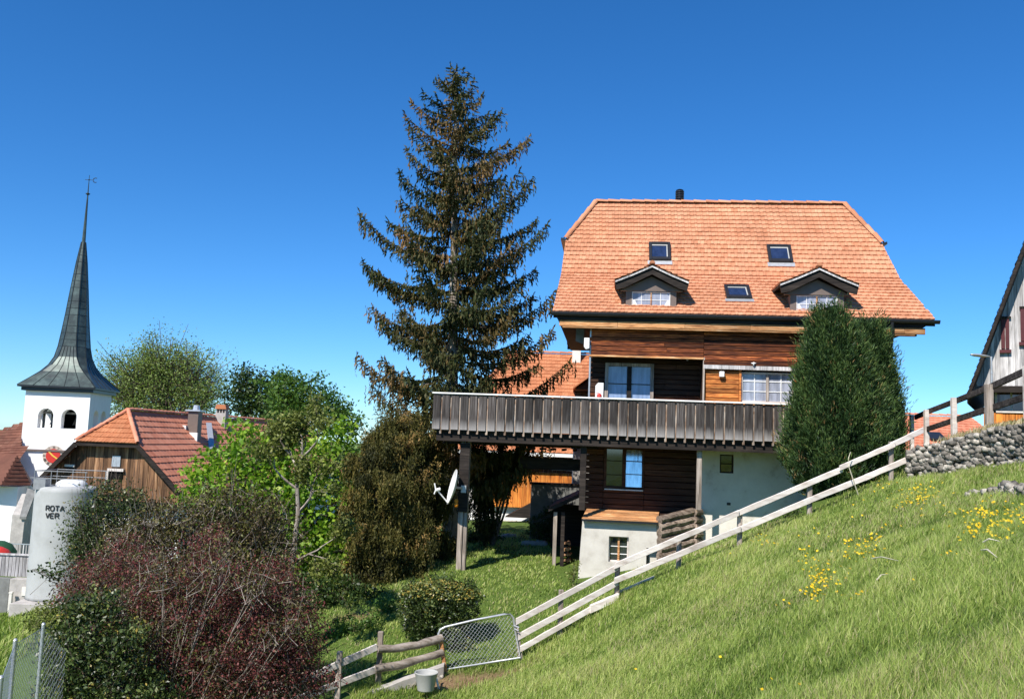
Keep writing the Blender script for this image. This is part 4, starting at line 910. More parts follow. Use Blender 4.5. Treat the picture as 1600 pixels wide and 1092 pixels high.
zBd = BF.z(250, 775, 0)
while s < wl_:
    e = min(wl_, s + random.uniform(.15, .22)); dd = random.uniform(0, .02)
    gw.prism([(s, -dd, zBd - .25), (e - .012, -dd, zBd - .25), (e - .012, -dd, max(zBd - .2, gclip(e))), (s, -dd, max(zBd - .2, gclip(s)))], (0, .05, 0)); s = e
gw.build('gable_boards', M['barnboards'], barn)
lw_ = MB(); lw_.bx(eLs + .4, Ds - .2, .1, .4, -8.5, zBd - .02, .5); lw_.bx(Ds - .4, Ds - .15, .4, depth, -8.5, Dz + .1, .5); lw_.bx(eLs + .4, eLs + .6, .4, depth, -8.5, eLz + .1, .5); lw_.build('lower_wall', M['white'], barn)
fl = MB(); fl.bx(BF.s(82, 740, -.05), BF.s(286, 775, -.05), -.3, .1, zBd - .38, zBd - .24, .3); fl.build('floor_beam', M['darkwood'], barn)
wn_ = MB(); x0, x1, z0, z1 = BF.s(176, 720), BF.s(189, 720), BF.z(182, 729), BF.z(182, 712); wn_.bx(x0, x1, -.06, -.03, z0, z1, .5); wn_.build('hatch_shutter', M['steel'], barn)
wn_ = MB(); x0, x1, z0, z1 = BF.s(171, 745), BF.s(192, 745), BF.z(182, 747), BF.z(182, 736); wn_.bx(x0, x1, -.05, -.025, z0, z1, .5); fr_ = wn_.build('hatch', M['dark'], barn)
wn_ = MB(); wn_.bx(x0 - .05, x1 + .05, -.12, -.03, z1, z1 + .10, .8); wn_.bx(x0 - .07, x0, -.12, -.03, z0 - .05, z1, .8); wn_.build('hatch_frame', M['rail'], fr_)
wn_ = MB(); x0, x1, z0, z1 = BF.s(104, 733), BF.s(116, 733), BF.z(110, 737), BF.z(110, 729); wn_.bx(x0, x1, -.06, -.03, z0, z1, .5); w2 = wn_.build('vent_hole', M['dark'], barn); wn_ = MB(); wn_.bx(x0 - .04, x1 + .04, -.1, -.03, z1, z1 + .09, .8); wn_.build('vent_lintel', M['rail'], w2)
def slopehit(px, py, off=0.0):
    N = Vector((Az - Dz, 0, -(As - Ds))).normalized(); N = N if N.z > 0 else -N
    return cast(px, py, Vector((Ds, 0, Dz)) + N * off, N, BF)
p = slopehit(301, 680); k_ = (34 + p.y) / 1400
c_ = MB(); ww_ = 8.2 * k_; c_.bx(p.x - ww_, p.x + ww_, p.y - .1, p.y - .1 + 2 * ww_, p.z - .5, p.z + 37 * k_, .5); chm = c_.build('chimney', M['brownmetal'], broof, bevel=.01)
c_ = MB(); c_.bx(p.x - ww_ * 1.4, p.x + ww_ * 1.4, p.y - .2, p.y + 2 * ww_, p.z + 37.2 * k_, p.z + 39.5 * k_, .5); c_.tube([(p.x, p.y + ww_ * .9, p.z + 39 * k_), (p.x, p.y + ww_ * .9, p.z + 47 * k_)], [.16, .12], 10); c_.build('chimney_cap', M['steel'], chm)
c_ = MB(); c_.bx(p.x - ww_ - .18, p.x - ww_, p.y - .25, p.y + 2 * ww_, p.z - .2, p.z + .42, .5); c_.bx(p.x - ww_ - .1, p.x + ww_ + .05, p.y - .2, p.y - .11, p.z - .42, p.z + .12, .5); c_.build('chimney_flashing', M['whitepaint'], chm)
# party wall strip and brick chimney at the far part
c_ = MB(); pA, pB = slopehit(326, 662, .06), slopehit(331, 703, .06); c_.beam(pA, pB, .25, .12, (0, 0, 1), r=.5); c_.build('roof_flashing', M['steel'], broof)
p = slopehit(344, 663); yy = p.y; k_ = (34 + p.y) / 1400
b0 = Vector((BF.s(344, 655, yy), yy, BF.z(344, 656, yy)))
c_ = MB(); c_.bx(b0.x - 8 * k_, b0.x + 8 * k_, yy, yy + 14 * k_, b0.z - 1.2, b0.z + 11 * k_, .5)
for q_ in range(4): xx = b0.x - 7.5 * k_ + q_ * 4.5 * k_; c_.bx(xx, xx + 1.6 * k_, yy + .02, yy + 13 * k_, b0.z + 11 * k_, b0.z + 17 * k_, .5)
cb = c_.build('brick_chimney', M['concrete'], broof)
c_ = MB(); c_.prism([(b0.x - 9 * k_, yy - .05, b0.z + 17 * k_), (b0.x + 9 * k_, yy - .05, b0.z + 17 * k_), (b0.x + 7 * k_, yy - .05, b0.z + 24 * k_), (b0.x - 7 * k_, yy - .05, b0.z + 24 * k_)], (0, 15 * k_, 0), .5); c_.build('chimney_hood', M['tile2'], cb)

# ------------------------------------------------------------------ tank
p = R(98, 840, 31); kt = 31 / 1400; base = Vector((p.x, p.y, R(90, 932, 31).z))
tank = thing('storage_tank', 'pale grey cylindrical farm tank with black lettering and a railing on its lid', 'tank', tuple(base))
hh = (932 - 765) * kt; rt_ = 44 * kt
l = MB(); l.lathe((0, 0, 0), [(0, 0), (rt_ * 1.02, 0), (rt_, .1), (rt_, hh - .18), (rt_ * .97, hh - .05), (rt_ * .9, hh), (rt_ * .5, hh + .02)], 48); l.build('tank_body', M['tank'], tank, smooth=False).data.shade_smooth()
l = MB(); l.lathe((.15, 0, hh + .01), [(rt_ * .52, 0), (rt_ * .5, .10), (rt_ * .35, .20), (0, .24)], 32); l.build('tank_lid', M['whitepaint'], tank, smooth=True)
l = MB(); rz0 = hh
for (zz_, xa, xb) in ((.52, -.75, 1.0), (.28, -.9, 1.0)):
    l.tube([(xa, -.75, hh + zz_), (xb, -.75, hh + zz_)], .014, 5); l.tube([(xa, .75, hh + zz_), (xb, .75, hh + zz_)], .014, 5); l.tube([(xa, -.75, hh + zz_), (xa, .75, hh + zz_)], .014, 5)
for xa in (-.75, -.2, .95):
    for yy in (-.75, .75): l.tube([(xa, yy, hh - .15), (xa, yy, hh + .54)], .014, 5)
l.bx(-.75, -.35, -.8, -.4, hh - .1, hh + .25, .5)
l.build('railing', M['dullsteel'], tank)
# lettering as strokes wrapped on the cylinder, in the tank's own plane of view
face = math.atan2(-base.y, -base.x)
def letters(txt, u0, z0, hgt, wd, gapx):
    S = {'R': [((0, 0), (0, 1)), ((0, 1), (.8, 1)), ((.8, 1), (.9, .75)), ((.9, .75), (.8, .5)), ((.8, .5), (0, .5)), ((.45, .5), (1, 0))],
         'O': [((.2, 0), (.8, 0)), ((.8, 0), (1, .25)), ((1, .25), (1, .75)), ((1, .75), (.8, 1)), ((.8, 1), (.2, 1)), ((.2, 1), (0, .75)), ((0, .75), (0, .25)), ((0, .25), (.2, 0))],
         'T': [((0, 1), (1, 1)), ((.5, 1), (.5, 0))], 'A': [((0, 0), (.5, 1)), ((.5, 1), (1, 0)), ((.2, .38), (.8, .38))],
         'V': [((0, 1), (.5, 0)), ((.5, 0), (1, 1))], 'E': [((0, 0), (0, 1)), ((0, 1), (.9, 1)), ((0, .5), (.75, .5)), ((0, 0), (.9, 0))]}
    mb = MB(); u = u0
    for ch_ in txt:
        for (a, b_) in S[ch_]:
            def pt(q_):
                uu = u + q_[0] * wd; th = face - math.pi + math.pi + uu / rt_; rr_2 = rt_ + .012
                return Vector((rr_2 * math.cos(th), rr_2 * math.sin(th), z0 + q_[1] * hgt))
            A, B_ = pt(a), pt(b_); nrm = Vector((A.x, A.y, 0)).normalized(); mb.beam(A, B_, .016, .034, nrm.cross(B_ - A), r=.5)
        u += wd + gapx
    return mb
zz1 = hh - (793 - 765) * kt - .0
l = letters('ROTA', -.60, zz1 - .13, .155, .115, .035); l.build('lettering', M['ink'], tank)
l = letters('VER', -.585, zz1 - .37, .155, .115, .035); l.build('lettering', M['ink'], tank)
# concrete plinth and retaining wall
p = R(60, 940, 31.5); t = thing('concrete_wall', 'weathered grey concrete retaining wall under the tank', 'retaining wall', (p.x, p.y, R(60, 955, 31.5).z - 1))
b0 = Vector(t.location); l = MB(t.location)
X = lambda px, py, Y: R(px, py, Y)
l.bx(X(18, 930, 31.4).x, X(57, 930, 31.4).x, 31.2, 31.6, b0.z - .5, X(40, 904, 31.3).z, .4); l.bx(X(60, 930, 31.4).x, X(150, 930, 31.4).x, 29.6, 33, b0.z - .5, base.z - .005, .6)
l.build('wall_body', M['concrete'], t, bevel=.01)
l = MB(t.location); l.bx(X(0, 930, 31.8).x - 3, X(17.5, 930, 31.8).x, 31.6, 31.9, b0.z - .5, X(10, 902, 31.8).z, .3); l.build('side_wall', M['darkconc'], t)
l = MB(t.location); l.bx(X(29, 930, 31).x, X(41, 930, 31).x, 31.17, 31.2, X(35, 932, 31).z, X(35, 918, 31).z, .9); l.bx(X(41, 930, 31).x + .03, X(50, 930, 31).x, 31.17, 31.2, X(35, 938, 31).z, X(35, 916, 31).z, .9); l.build('patch', M['oldwhite'], t)
p = R(15, 955, 31); t = thing('marker_post', 'thin pale concrete post standing left of the retaining wall below the tank', 'post', (p.x, p.y, p.z - .4)); l = MB(); l.bx(-.05, .05, -.05, .05, 0, 1.0, .5); l.build('post', M['oldwhite'], t, bevel=.01); l = MB(); l.bx(-.06, .06, -.06, .06, 1.0, 1.05, .5); l.build('cap', M['oldwhite'], t)
# boarded terrace parapet
p = R(25, 900, 32.5); t = thing('terrace_parapet', 'grey vertical-board parapet left of the tank, below the parasols', 'fence', (p.x, p.y, p.z)); l = MB(t.location)
xa = R(-40, 880, 32.5).x; xb = R(49, 880, 32.5).x; z0, z1 = R(25, 900, 32.5).z, R(25, 867, 32.5).z; x = xa
while x < xb: l.bx(x, x + .105, 32.45 - random.uniform(0, .01), 32.49, z0, z1); x += .125
l.build('board', M['greyboards'], t); l = MB(t.location); l.bx(xa, xb, 32.40, 32.56, z1 + .002, z1 + .05, .8); l.bx(xa, xb, 32.50, 32.54, z0 + .15, z0 + .22, .4); l.build('rail', M['greyboards'], t)
p = R(33, 866, 40); t = thing('yard_railing', 'low dark vertical-bar railing behind the boarded parapet', 'railing', tuple(p)); l = MB(t.location); x = R(14, 860, 40).x; xe = R(52, 860, 40).x; z0, z1 = R(33, 868, 40).z - .2, R(33, 849, 40).z
l.bx(x, xe, 39.98, 40.03, z1 - .04, z1, .5); l.bx(x, xe, 39.98, 40.03, z0 + .05, z0 + .09, .5); l.build('rail', M['steel'], t)
l = MB(t.location)
while x < xe: l.bx(x, x + .05, 39.99, 40.02, z0, z1 - .045); x += .12
l.build('bar', M['greyboards'], t)
for (px, py, Y, rr_, mt, lab) in ((-2, 844, 36, .52 * 1.3, 'green', 'dark green garden parasol at the left edge above the parapet'), (-6, 853, 34.5, .62, 'red', 'red garden parasol at the left edge just above the parapet')):
    p = R(px, py, Y); t = thing('parasol', lab, 'parasol', (p.x, p.y, p.z - 2.0)); l = MB(); l.lathe((0, 0, 2.0), [(0, 0), (rr_ * .35, -.03), (rr_ * .7, -.14), (rr_, -.42), (rr_, -.62)], 12); l.build('canopy', M[mt], t, smooth=True)
    l = MB(); l.tube([(0, 0, 0), (0, 0, 2.0)], .025, 6); l.build('pole', M['steel'], t)

# ------------------------------------------------------------------ houses behind
GF = Frame(850, 640, 38, rad(-4))
gh = thing('farmhouse', 'orange-tiled farmhouse with board-clad walls seen behind and below the chalet balcony', 'house', tuple(GF.o), GF.yaw)
de, dr2 = 0.0, 6.2
eZ = GF.z(850, 707, 0); rZ = GF.z(860, 553, dr2); hl = GF.s(800, 554, dr2); el = GF.s(672, 690, 0); er = GF.s(1060, 700, 0); hr_ = er
g1 = MB(); quad_tiles(g1, (el, de, eZ), (er, de, eZ), (hr_, dr2, rZ), (hl, dr2, rZ), .26, .30, wave=True)
g1.poly([(el, de, eZ), (er, de, eZ), (hr_, dr2, rZ), (hl, dr2, rZ)], .3)
quad_tiles(g1, (er, 2 * dr2, eZ), (el, 2 * dr2, eZ), (hl, dr2, rZ), (hr_, dr2, rZ), .5, .5)
g1.poly([(el, de, eZ), (hl, dr2, rZ), (el, 2 * dr2, eZ)], .4)
gr = g1.build('roof', M['tile2'], gh); rc = MB(); ridge_caps(rc, (hl, dr2, rZ + .04), (hr_, dr2, rZ + .04), .09, .38); ridge_caps(rc, (hl, dr2, rZ + .04), (el, 0, eZ + .04), .09, .38); rc.build('ridge_tiles', M['tile2'], gr)
cs0, cs1 = GF.s(895, 530, 5.8), GF.s(908, 530, 5.8); c_ = MB(); c_.bx(cs0, cs1, 5.6, 6.4, rZ - .8, GF.z(900, 522, 5.8), .5); c_.bx(cs0 - .08, cs1 + .08, 5.5, 6.5, GF.z(900, 526, 5.8), GF.z(900, 523, 5.8), .5); cc = c_.build('chimney', M['oldwhite'], gr); c_ = MB(); c_.bx(cs0 - .05, cs1 + .0, 5.55, 6.4, GF.z(900, 520, 5.8), GF.z(900, 513, 5.8), .5); c_.build('chimney_cap', M['steel'], cc)
# small gable dormer at the right, half hidden by the chalet
qd = GF.s(899, 608, 1.6); c_ = MB(); dz0 = GF.z(901, 608, 1.6); dz1 = GF.z(921, 591, 1.6); dw_ = GF.s(921, 600, 1.6) - qd
c_.prism([(qd, 1.6, dz0), (qd + 2 * dw_, 1.6, dz0), (qd + dw_, 1.6, dz1)], (0, 2.5, 0), .3); dd_ = c_.build('gable_dormer', M['darkwood'], gh); c_ = MB(); c_.prism([(qd - .1, 1.3, dz0 + .0), (qd + dw_, 1.3, dz1 + .06), (qd + dw_, 1.3, dz1 + .12), (qd - .1, 1.3, dz0 + .07)], (0, 2.8, 0), .5); c_.prism([(qd + 2 * dw_ + .1, 1.3, dz0 + .0), (qd + dw_, 1.3, dz1 + .06), (qd + dw_, 1.3, dz1 + .12), (qd + 2 * dw_ + .1, 1.3, dz0 + .07)], (0, 2.8, 0), .5); c_.build('dormer_roof', M['tile2'], dd_)
l = MB(); l.bx(el, er, -.12, -.02, eZ - .16, eZ - .02, .5); l.build('gutter', M['whitepaint'], gh)
l = MB(); zo1 = GF.z(850, 738, .6); zo0 = GF.z(850, 795, .2); vboards(l, GF.s(690, 760, .6), er - .5, zo1, eZ - .05, .75, .2, .04, .01); l.build('dark_boarding', M['brownboards'], gh)
l = MB(); vboards(l, GF.s(745, 760, .6), er - .5, zo0, zo1 - .01, .55, .2, .04, .01); l.build('orange_boarding', M['orangeboards'], gh)
l = MB(); l.bx(GF.s(862, 730, .7), GF.s(895, 730, .7), .66, .72, GF.z(880, 735, .7), GF.z(880, 733, .7), .5); l.build('ledge', M['rail'], gh)
l = MB(); l.prism([(GF.s(790, 800, .0), -.5, zo0 - .35), (GF.s(830, 780, 0), -.5, zo0 + .25), (er - .5, -.5, zo0 + .2), (er - .5, -.5, zo0 - .35)], (0, .9, 0), .3); l.build('dark_foot_slab', M['darkwood'], gh)  # dark slab with a slanted left end below the orange boards
l = MB(); l.bx(GF.s(690, 800, .8), er - .6, .8, 1.2, -7, zo0 - .02, .5); l.bx(GF.s(690, 800, .8), er - .6, 1.2, 2 * dr2 - 1, -7, eZ - .1, .5); l.build('white_wall', M['white'], gh)
l = MB()
for k in range(6): x_ = GF.s(775 + k * 6, 810, .7); l.bx(x_, x_ + .06, .74, .79, GF.z(800, 828, .7), GF.z(800, 812, .7), .5)
l.bx(GF.s(775, 810, .7), GF.s(808, 810, .7), .72, .74, GF.z(800, 815, .7), GF.z(800, 813, .7), .5); l.build('picket', M['rail'], gh)
# grey rendered pillar block between farmhouse and chalet
p = R(900, 765, 31); t = thing('rendered_pillar', 'grey rendered wall pillar seen between the farmhouse boards and the balcony post', 'pillar', (p.x, p.y, -4)); l = MB(t.location); l.prism([(R(893, 765, 31).x, 31, -4), (R(925, 765, 31).x, 31, -4), (R(925, 705, 31).x, 31, R(900, 702, 31).z), (R(897, 705, 31).x, 31, R(900, 702, 31).z)], (0, .5, 0), .5); l.build('pillar_body', M['concrete'], t); l = MB(t.location); l.bx(R(893, 765, 31).x - .02, R(925, 765, 31).x, 30.97, 31.52, R(900, 702, 31).z, R(900, 702, 31).z + .06, .4); l.build('coping', M['darkconc'], t)
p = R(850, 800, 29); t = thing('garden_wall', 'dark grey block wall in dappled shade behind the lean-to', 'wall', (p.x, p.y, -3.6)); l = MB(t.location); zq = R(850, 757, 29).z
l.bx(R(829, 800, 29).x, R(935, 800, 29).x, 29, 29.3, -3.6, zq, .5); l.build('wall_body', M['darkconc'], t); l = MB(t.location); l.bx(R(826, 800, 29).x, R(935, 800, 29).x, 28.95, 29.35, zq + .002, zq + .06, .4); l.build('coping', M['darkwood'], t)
# lean-to with firewood at the chalet's left side
t = local_thing('lean_to', 'dark timber lean-to against the left side of the chalet, sheltering firewood', 'shed', HF.s(885, 880, 2.4), 2.4, -3.4)
lo = Vector((HF.s(885, 880, 2.4), 2.4, -3.4))
def hloc(px, py, d): s_, z_ = HF.hit(px, py, d); return Vector((s_, d, z_)) - lo
l = MB(); l.prism([hloc(857, 799, 1.6), hloc(906, 777, 1.6), hloc(906, 771, 1.6), hloc(857, 793, 1.6)], (0, 3.2, 0), .3); l.build('roof', M['darkwood'], t)
for px in (868, 880): l = MB(); q_ = hloc(px, 800, 1.75); l.bx(q_.x - .05, q_.x + .05, q_.y, q_.y + .1, -.6, q_.z, .4); l.build('post', M['postwood'] if px == 868 else M['darkwood'], t)
l = MB(); q_ = hloc(908, 800, 4.6); l.bx(hloc(862, 800, 4.6).x, hloc(912, 800, 4.6).x, q_.y, q_.y + .06, -.6, hloc(880, 788, 4.6).z, .2); l.build('back_wall', M['darkwood'], t)
t = local_thing('firewood_stack', 'split firewood stacked inside the dark lean-to', 'firewood', HF.s(886, 878, 2.3), 2.3, -3.35); b0 = Vector((HF.s(886, 878, 2.3), 2.3, -3.35))
M['cutwood'] = wood('cut_firewood', [(.12, .05, .025), (.35, .18, .09), (.5, .3, .17), (.62, .42, .28)], 'y', 18, 2, var=.3)
for k in range(16):
    px = 879 + (k % 4) * 3.6 + random.uniform(-.5, .5); py = 876 - (k // 4) * 9 + random.uniform(-1, 1); s_, z_ = HF.hit(px, py, 2.1); a = Vector((s_, 2.1 + random.uniform(-.05, .05), z_)) - b0
    l = MB(); l.tube([a, a + Vector((random.uniform(-.03, .03), .4, 0))], random.uniform(.03, .05), 6); l.build('billet', M['cutwood'], t)
t = local_thing('tarpaulin', 'pale blue-grey sheet lying at the foot of the lean-to', 'sheet', HF.s(893, 890, 1.9), 1.9, HF.z(893, 900, 1.9)); b0 = Vector((HF.s(893, 890, 1.9), 1.9, HF.z(893, 900, 1.9)))
g_ = lambda px, py, d: Vector((HF.s(px, py, d), d, HF.z(px, py, d))) - b0
l = MB(); l.grid([[g_(877, 887, 2.3), g_(893, 884, 2.3), g_(908, 882, 2.3)], [g_(879, 893, 2.0), g_(894, 890, 2.05), g_(908, 888, 2.0)], [g_(882, 899, 1.8), g_(895, 895, 1.8), g_(908, 892, 1.8)]], .5); l.build('sheet', M['tank'], t); l = MB(); l.beam(g_(882, 899, 1.75), g_(907, 884, 2.1), .04, .04); l.build('batten', M['darkwood'], t)

# house roof far right, behind the fence
KF = Frame(1480, 690, 40, rad(-3))
kh = thing('far_house', 'low orange tiled house roof seen through the upper fence', 'house', tuple(KF.o), KF.yaw)
l = MB(); rz_, ez_ = KF.z(1480, 651, 5), KF.z(1480, 712, 0); x0, x1 = KF.s(1330, 700, 0), KF.s(1600, 700, 0); quad_tiles(l, (x0, 0, ez_), (x1, 0, ez_), (x1, 5, rz_), (x0, 5, rz_), .26, .36, True); l.poly([(x0, 0, ez_), (x1, 0, ez_), (x1, 5, rz_), (x0, 5, rz_)], .3); quad_tiles(l, (x1, 10, ez_), (x0, 10, ez_), (x0, 5, rz_), (x1, 5, rz_), .5, .5); kr = l.build('roof', M['tile3'], kh)
rc = MB(); ridge_caps(rc, (x0, 5, rz_ + .04), (x1, 5, rz_ + .04), .09, .38); rc.build('ridge_tiles', M['tile3'], kr)
l = MB(); l.bx(x0 + .4, x1 - .4, .5, 9.5, -5, ez_ + .1, .5); l.prism([(x0 + .4, .5, ez_ + .1), (x0 + .4, 9.5, ez_ + .1), (x0 + .4, 5, rz_ - .1)], (.2, 0, 0), .5); l.build('wall', M['oldwhite'], kh)
def on_k(px, py): return cast(px, py, Vector((0, 0, ez_)), Vector((0, -(rz_ - ez_), 5)).normalized(), KF)
a, b_ = on_k(1455, 690), on_k(1468, 680); l = MB(); l.prism([(a.x, a.y, a.z + .05), (b_.x, a.y, a.z + .05), (b_.x, b_.y, b_.z + .05), (a.x, b_.y, b_.z + .05)], (0, 0, .1), .5); sk = l.build('skylight', M['black'], kr)
# barn at the right edge
RF = Frame(1560, 600, 27, rad(-30))
rb = thing('grey_barn', 'silver-grey boarded barn gable with dark red shutters at the right edge', 'barn', tuple(RF.o), RF.yaw)
apx_ = RF.hit(1640, 290, 0); ev_ = RF.hit(1517, 606, 0)
ws = RF.s(1538, 600, .6)
P0_, P1_, P2_ = RF.hit(1511, 616, -.0), RF.hit(1560, 478, 0), RF.hit(1601, 377, 0)
sl2 = (P2_[1] - P0_[1]) / (P2_[0] - P0_[0]); cx_ = P2_[0] + 1.6; zap = P0_[1] + (cx_ - P0_[0]) * sl2
l = MB()
for sg in (-1, 1):
    T = Vector((-sg * (cx_ - P0_[0]), 0, zap - P0_[1])); LT = T.length
    tiles(l, (cx_ + sg * (cx_ - P0_[0]), -.0, P0_[1]), (0, 1, 0), T, LT, lambda t: 0, lambda t: 9, .24, .22, thick=.03, wave=False)
rbr = l.build('roof', M['brown_tile'], rb); rc = MB(); ridge_caps(rc, (cx_, 0, zap + .03), (cx_, 9, zap + .03)); rc.build('ridge_tiles', M['tile3'], rbr)
l = MB()
for sg in (-1, 1):
    xo, zo_ = cx_ + sg * (cx_ - P0_[0]), P0_[1]
    l.prism([(xo, .02, zo_ - .02), (cx_, .02, zap - .02), (cx_, .02, zap - .30), (xo + .0 - sg * .0, .02, zo_ - .28)], (0, 8.9, 0), .2)
    l.prism([(xo, -.02, zo_ - .0), (cx_, -.02, zap - .0), (cx_, -.02, zap - .30), (xo, -.02, zo_ - .26)], (0, .035, 0), .2)
l.build('roof_boarding', M['darkwood'], rb)
l = MB(); wsd = .55; s = RF.s(1526, 600, wsd) ; zlo = lambda x: RF.z(1538, 610, wsd)
x_ = s; zb5 = RF.z(1560, 603, wsd)
xend = 2 * cx_ - s
while x_ < xend:
    e = min(xend, x_ + random.uniform(.17, .24)); f_ = lambda x: P0_[1] + (min(x, 2 * cx_ - x) - P0_[0]) * sl2 - .3; dd = random.uniform(0, .02)
    if f_(e) > zb5 + .02: l.prism([(x_, wsd - dd, zb5), (e - .01, wsd - dd, zb5), (e - .01, wsd - dd, max(zb5 + .01, f_(e - .01))), (x_, wsd - dd, max(zb5 + .01, f_(x_)))], (0, .05, 0))
    x_ = e
l.bx(s + .35, xend - .35, wsd + .06, wsd + .12, zb5, zb5 + .3, .2); l.prism([(s + .1, wsd + .06, zb5 + .01), (xend - .1, wsd + .06, zb5 + .01), (cx_, wsd + .06, zap - .4)], (0, .05, 0), .1)
l.build('gable_boards', M['greyboards'], rb)
l = MB(); l.bx(s + .1, xend - .1, wsd - .08, wsd + .1, zb5 - .2, zb5 - .002, .3); l.build('gable_beam', M['darkwood'], rb)
xg = RF.s(1556, 620, wsd + .5); zg5 = RF.z(1580, 642, wsd + .5)
l = MB(); l.bx(xg, xend - .6, wsd + .5, wsd + .53, zg5, zb5 - .1, .5); l.build('glazing', glassmat('winter_garden_glass', (.18, .10, .09), metallic=.35, rough=.08), rb)
l = MB(); x_ = xg
while x_ < xend - .6: l.bx(x_ - .03, x_ + .03, wsd + .44, wsd + .5, zg5, zb5 - .1, .5); x_ += .42
l.bx(xg, xend - .6, wsd + .43, wsd + .5, zg5 - .06, zg5, .5)
l.build('glazing_bar', M['rail'], rb)
l = MB(); vboards(l, xg - .35, xend - .6, -1.5, zg5 - .07, wsd + .48, .17, .04, .01); l.build('lower_boards', M['orangeboards'], rb)
l = MB(); l.bx(xg - .3, xend - .6, wsd + .6, 9, -1.5, zb5 - .1, .5); l.build('rear_wall', M['darkwood'], rb)
for (px0, px1, py0, py1, lab) in ((1564.5, 1576.5, 498, 545, None), (1595, 1608, 482, 533, None)):
    a = RF.hit(px0, py1, wsd - .06); b_ = RF.hit(px1, py0, wsd - .06); l = MB(); mx_ = (a[0] + b_[0]) / 2
    l.bx(a[0], mx_ - .008, wsd - .07, wsd - .03, a[1], b_[1], .4); l.bx(mx_ + .008, b_[0], wsd - .07, wsd - .03, a[1], b_[1], .6)
    sh = l.build('shutter', M['maroon'], rb, bevel=.004); l = MB(); l.bx(a[0] - .05, b_[0] + .05, wsd - .12, wsd - .03, a[1] - .13, a[1] - .03, .4); l.build('sill', M['maroon'], sh); l = MB(); l.bx(a[0] - .02, b_[0] + .06, wsd - .1, wsd - .03, b_[1] + .02, b_[1] + .07, .4); l.build('lintel', M['darkwood'], sh)
# street lamp
p = R(1550, 600, 25); t = thing('street_lamp', 'slim grey street lamp with flat head reaching past the grey barn eave', 'street lamp', (p.x, p.y, -.2))
l = MB(t.location); tp = R(1547.5, 557, 25); l.tube([(p.x, p.y, -.3), (tp.x + .02, tp.y, tp.z)], [.04, .03], 10); l.build('pole', M['steel'], t, smooth=True)
l = MB(t.location); h0, h1_ = R(1546, 557, 25), R(1516, 554, 24.7); dv = (h1_ - h0)
rows = [[h0 + dv * f_ + Vector((0, math.cos(a) * .10 * g_, math.sin(a) * .045 * g_)) for a in [2 * math.pi * j / 10 for j in range(10)]] for f_, g_ in ((0, .3), (.15, .6), (.5, 1), (.8, .9), (.97, .5), (1, .1))]
l.grid(rows, .5, closed=True); l.build('lamp_head', M['steel'], t, smooth=True)

# ------------------------------------------------------------------ ground lookup along a sight line
def Gr(px, py, ymin=3.0, ymax=40.0):
    v = ray(px, py); v = v / v.y; ys = np.linspace(ymin, ymax, 400); P = np.outer(ys, np.array(v)); hgt = H(P[:, 0], P[:, 1]); k = np.where(P[:, 2] < hgt)[0]
    i = k[0] if len(k) else len(ys) - 1; return Vector(P[i])

# ------------------------------------------------------------------ rubble walls
def stones(name, mat, parent, cent, size, seed=1):
    N = len(cent); nu, nv = 7, 4; V = []
    for j in range(nv + 1):
        ph = math.pi * (j / nv) ; 
        for i in range(nu):
            th = 2 * math.pi * i / nu + .3 * j; V.append((math.cos(th) * math.sin(ph), math.sin(th) * math.sin(ph), math.cos(ph)))
    V = np.array(V); F = []
    for j in range(nv):
        for i in range(nu): F.append((j * nu + i, j * nu + (i + 1) % nu, (j + 1) * nu + (i + 1) % nu, (j + 1) * nu + i))
    out = V[None] * (1 + rng.uniform(-.38, .25, (N, len(V), 1))); out[:, :nu] = out[:, :1]; out[:, -nu:] = out[:, -1:]
    out = np.sign(out) * np.abs(out) ** .45
    out = out * size[:, None, :] ; ang = rng.uniform(-.5, .5, N); ca, sa = np.cos(ang)[:, None], np.sin(ang)[:, None]
    x, z = out[..., 0] * ca - out[..., 2] * sa, out[..., 0] * sa + out[..., 2] * ca; out = np.stack([x, out[..., 1], z], -1)
    out = out + cent[:, None, :] - (np.array(parent.location) if parent else 0)
    return np_mesh(name, out, len(V), mat, parent, rng.random(N) ** 1.4, F)
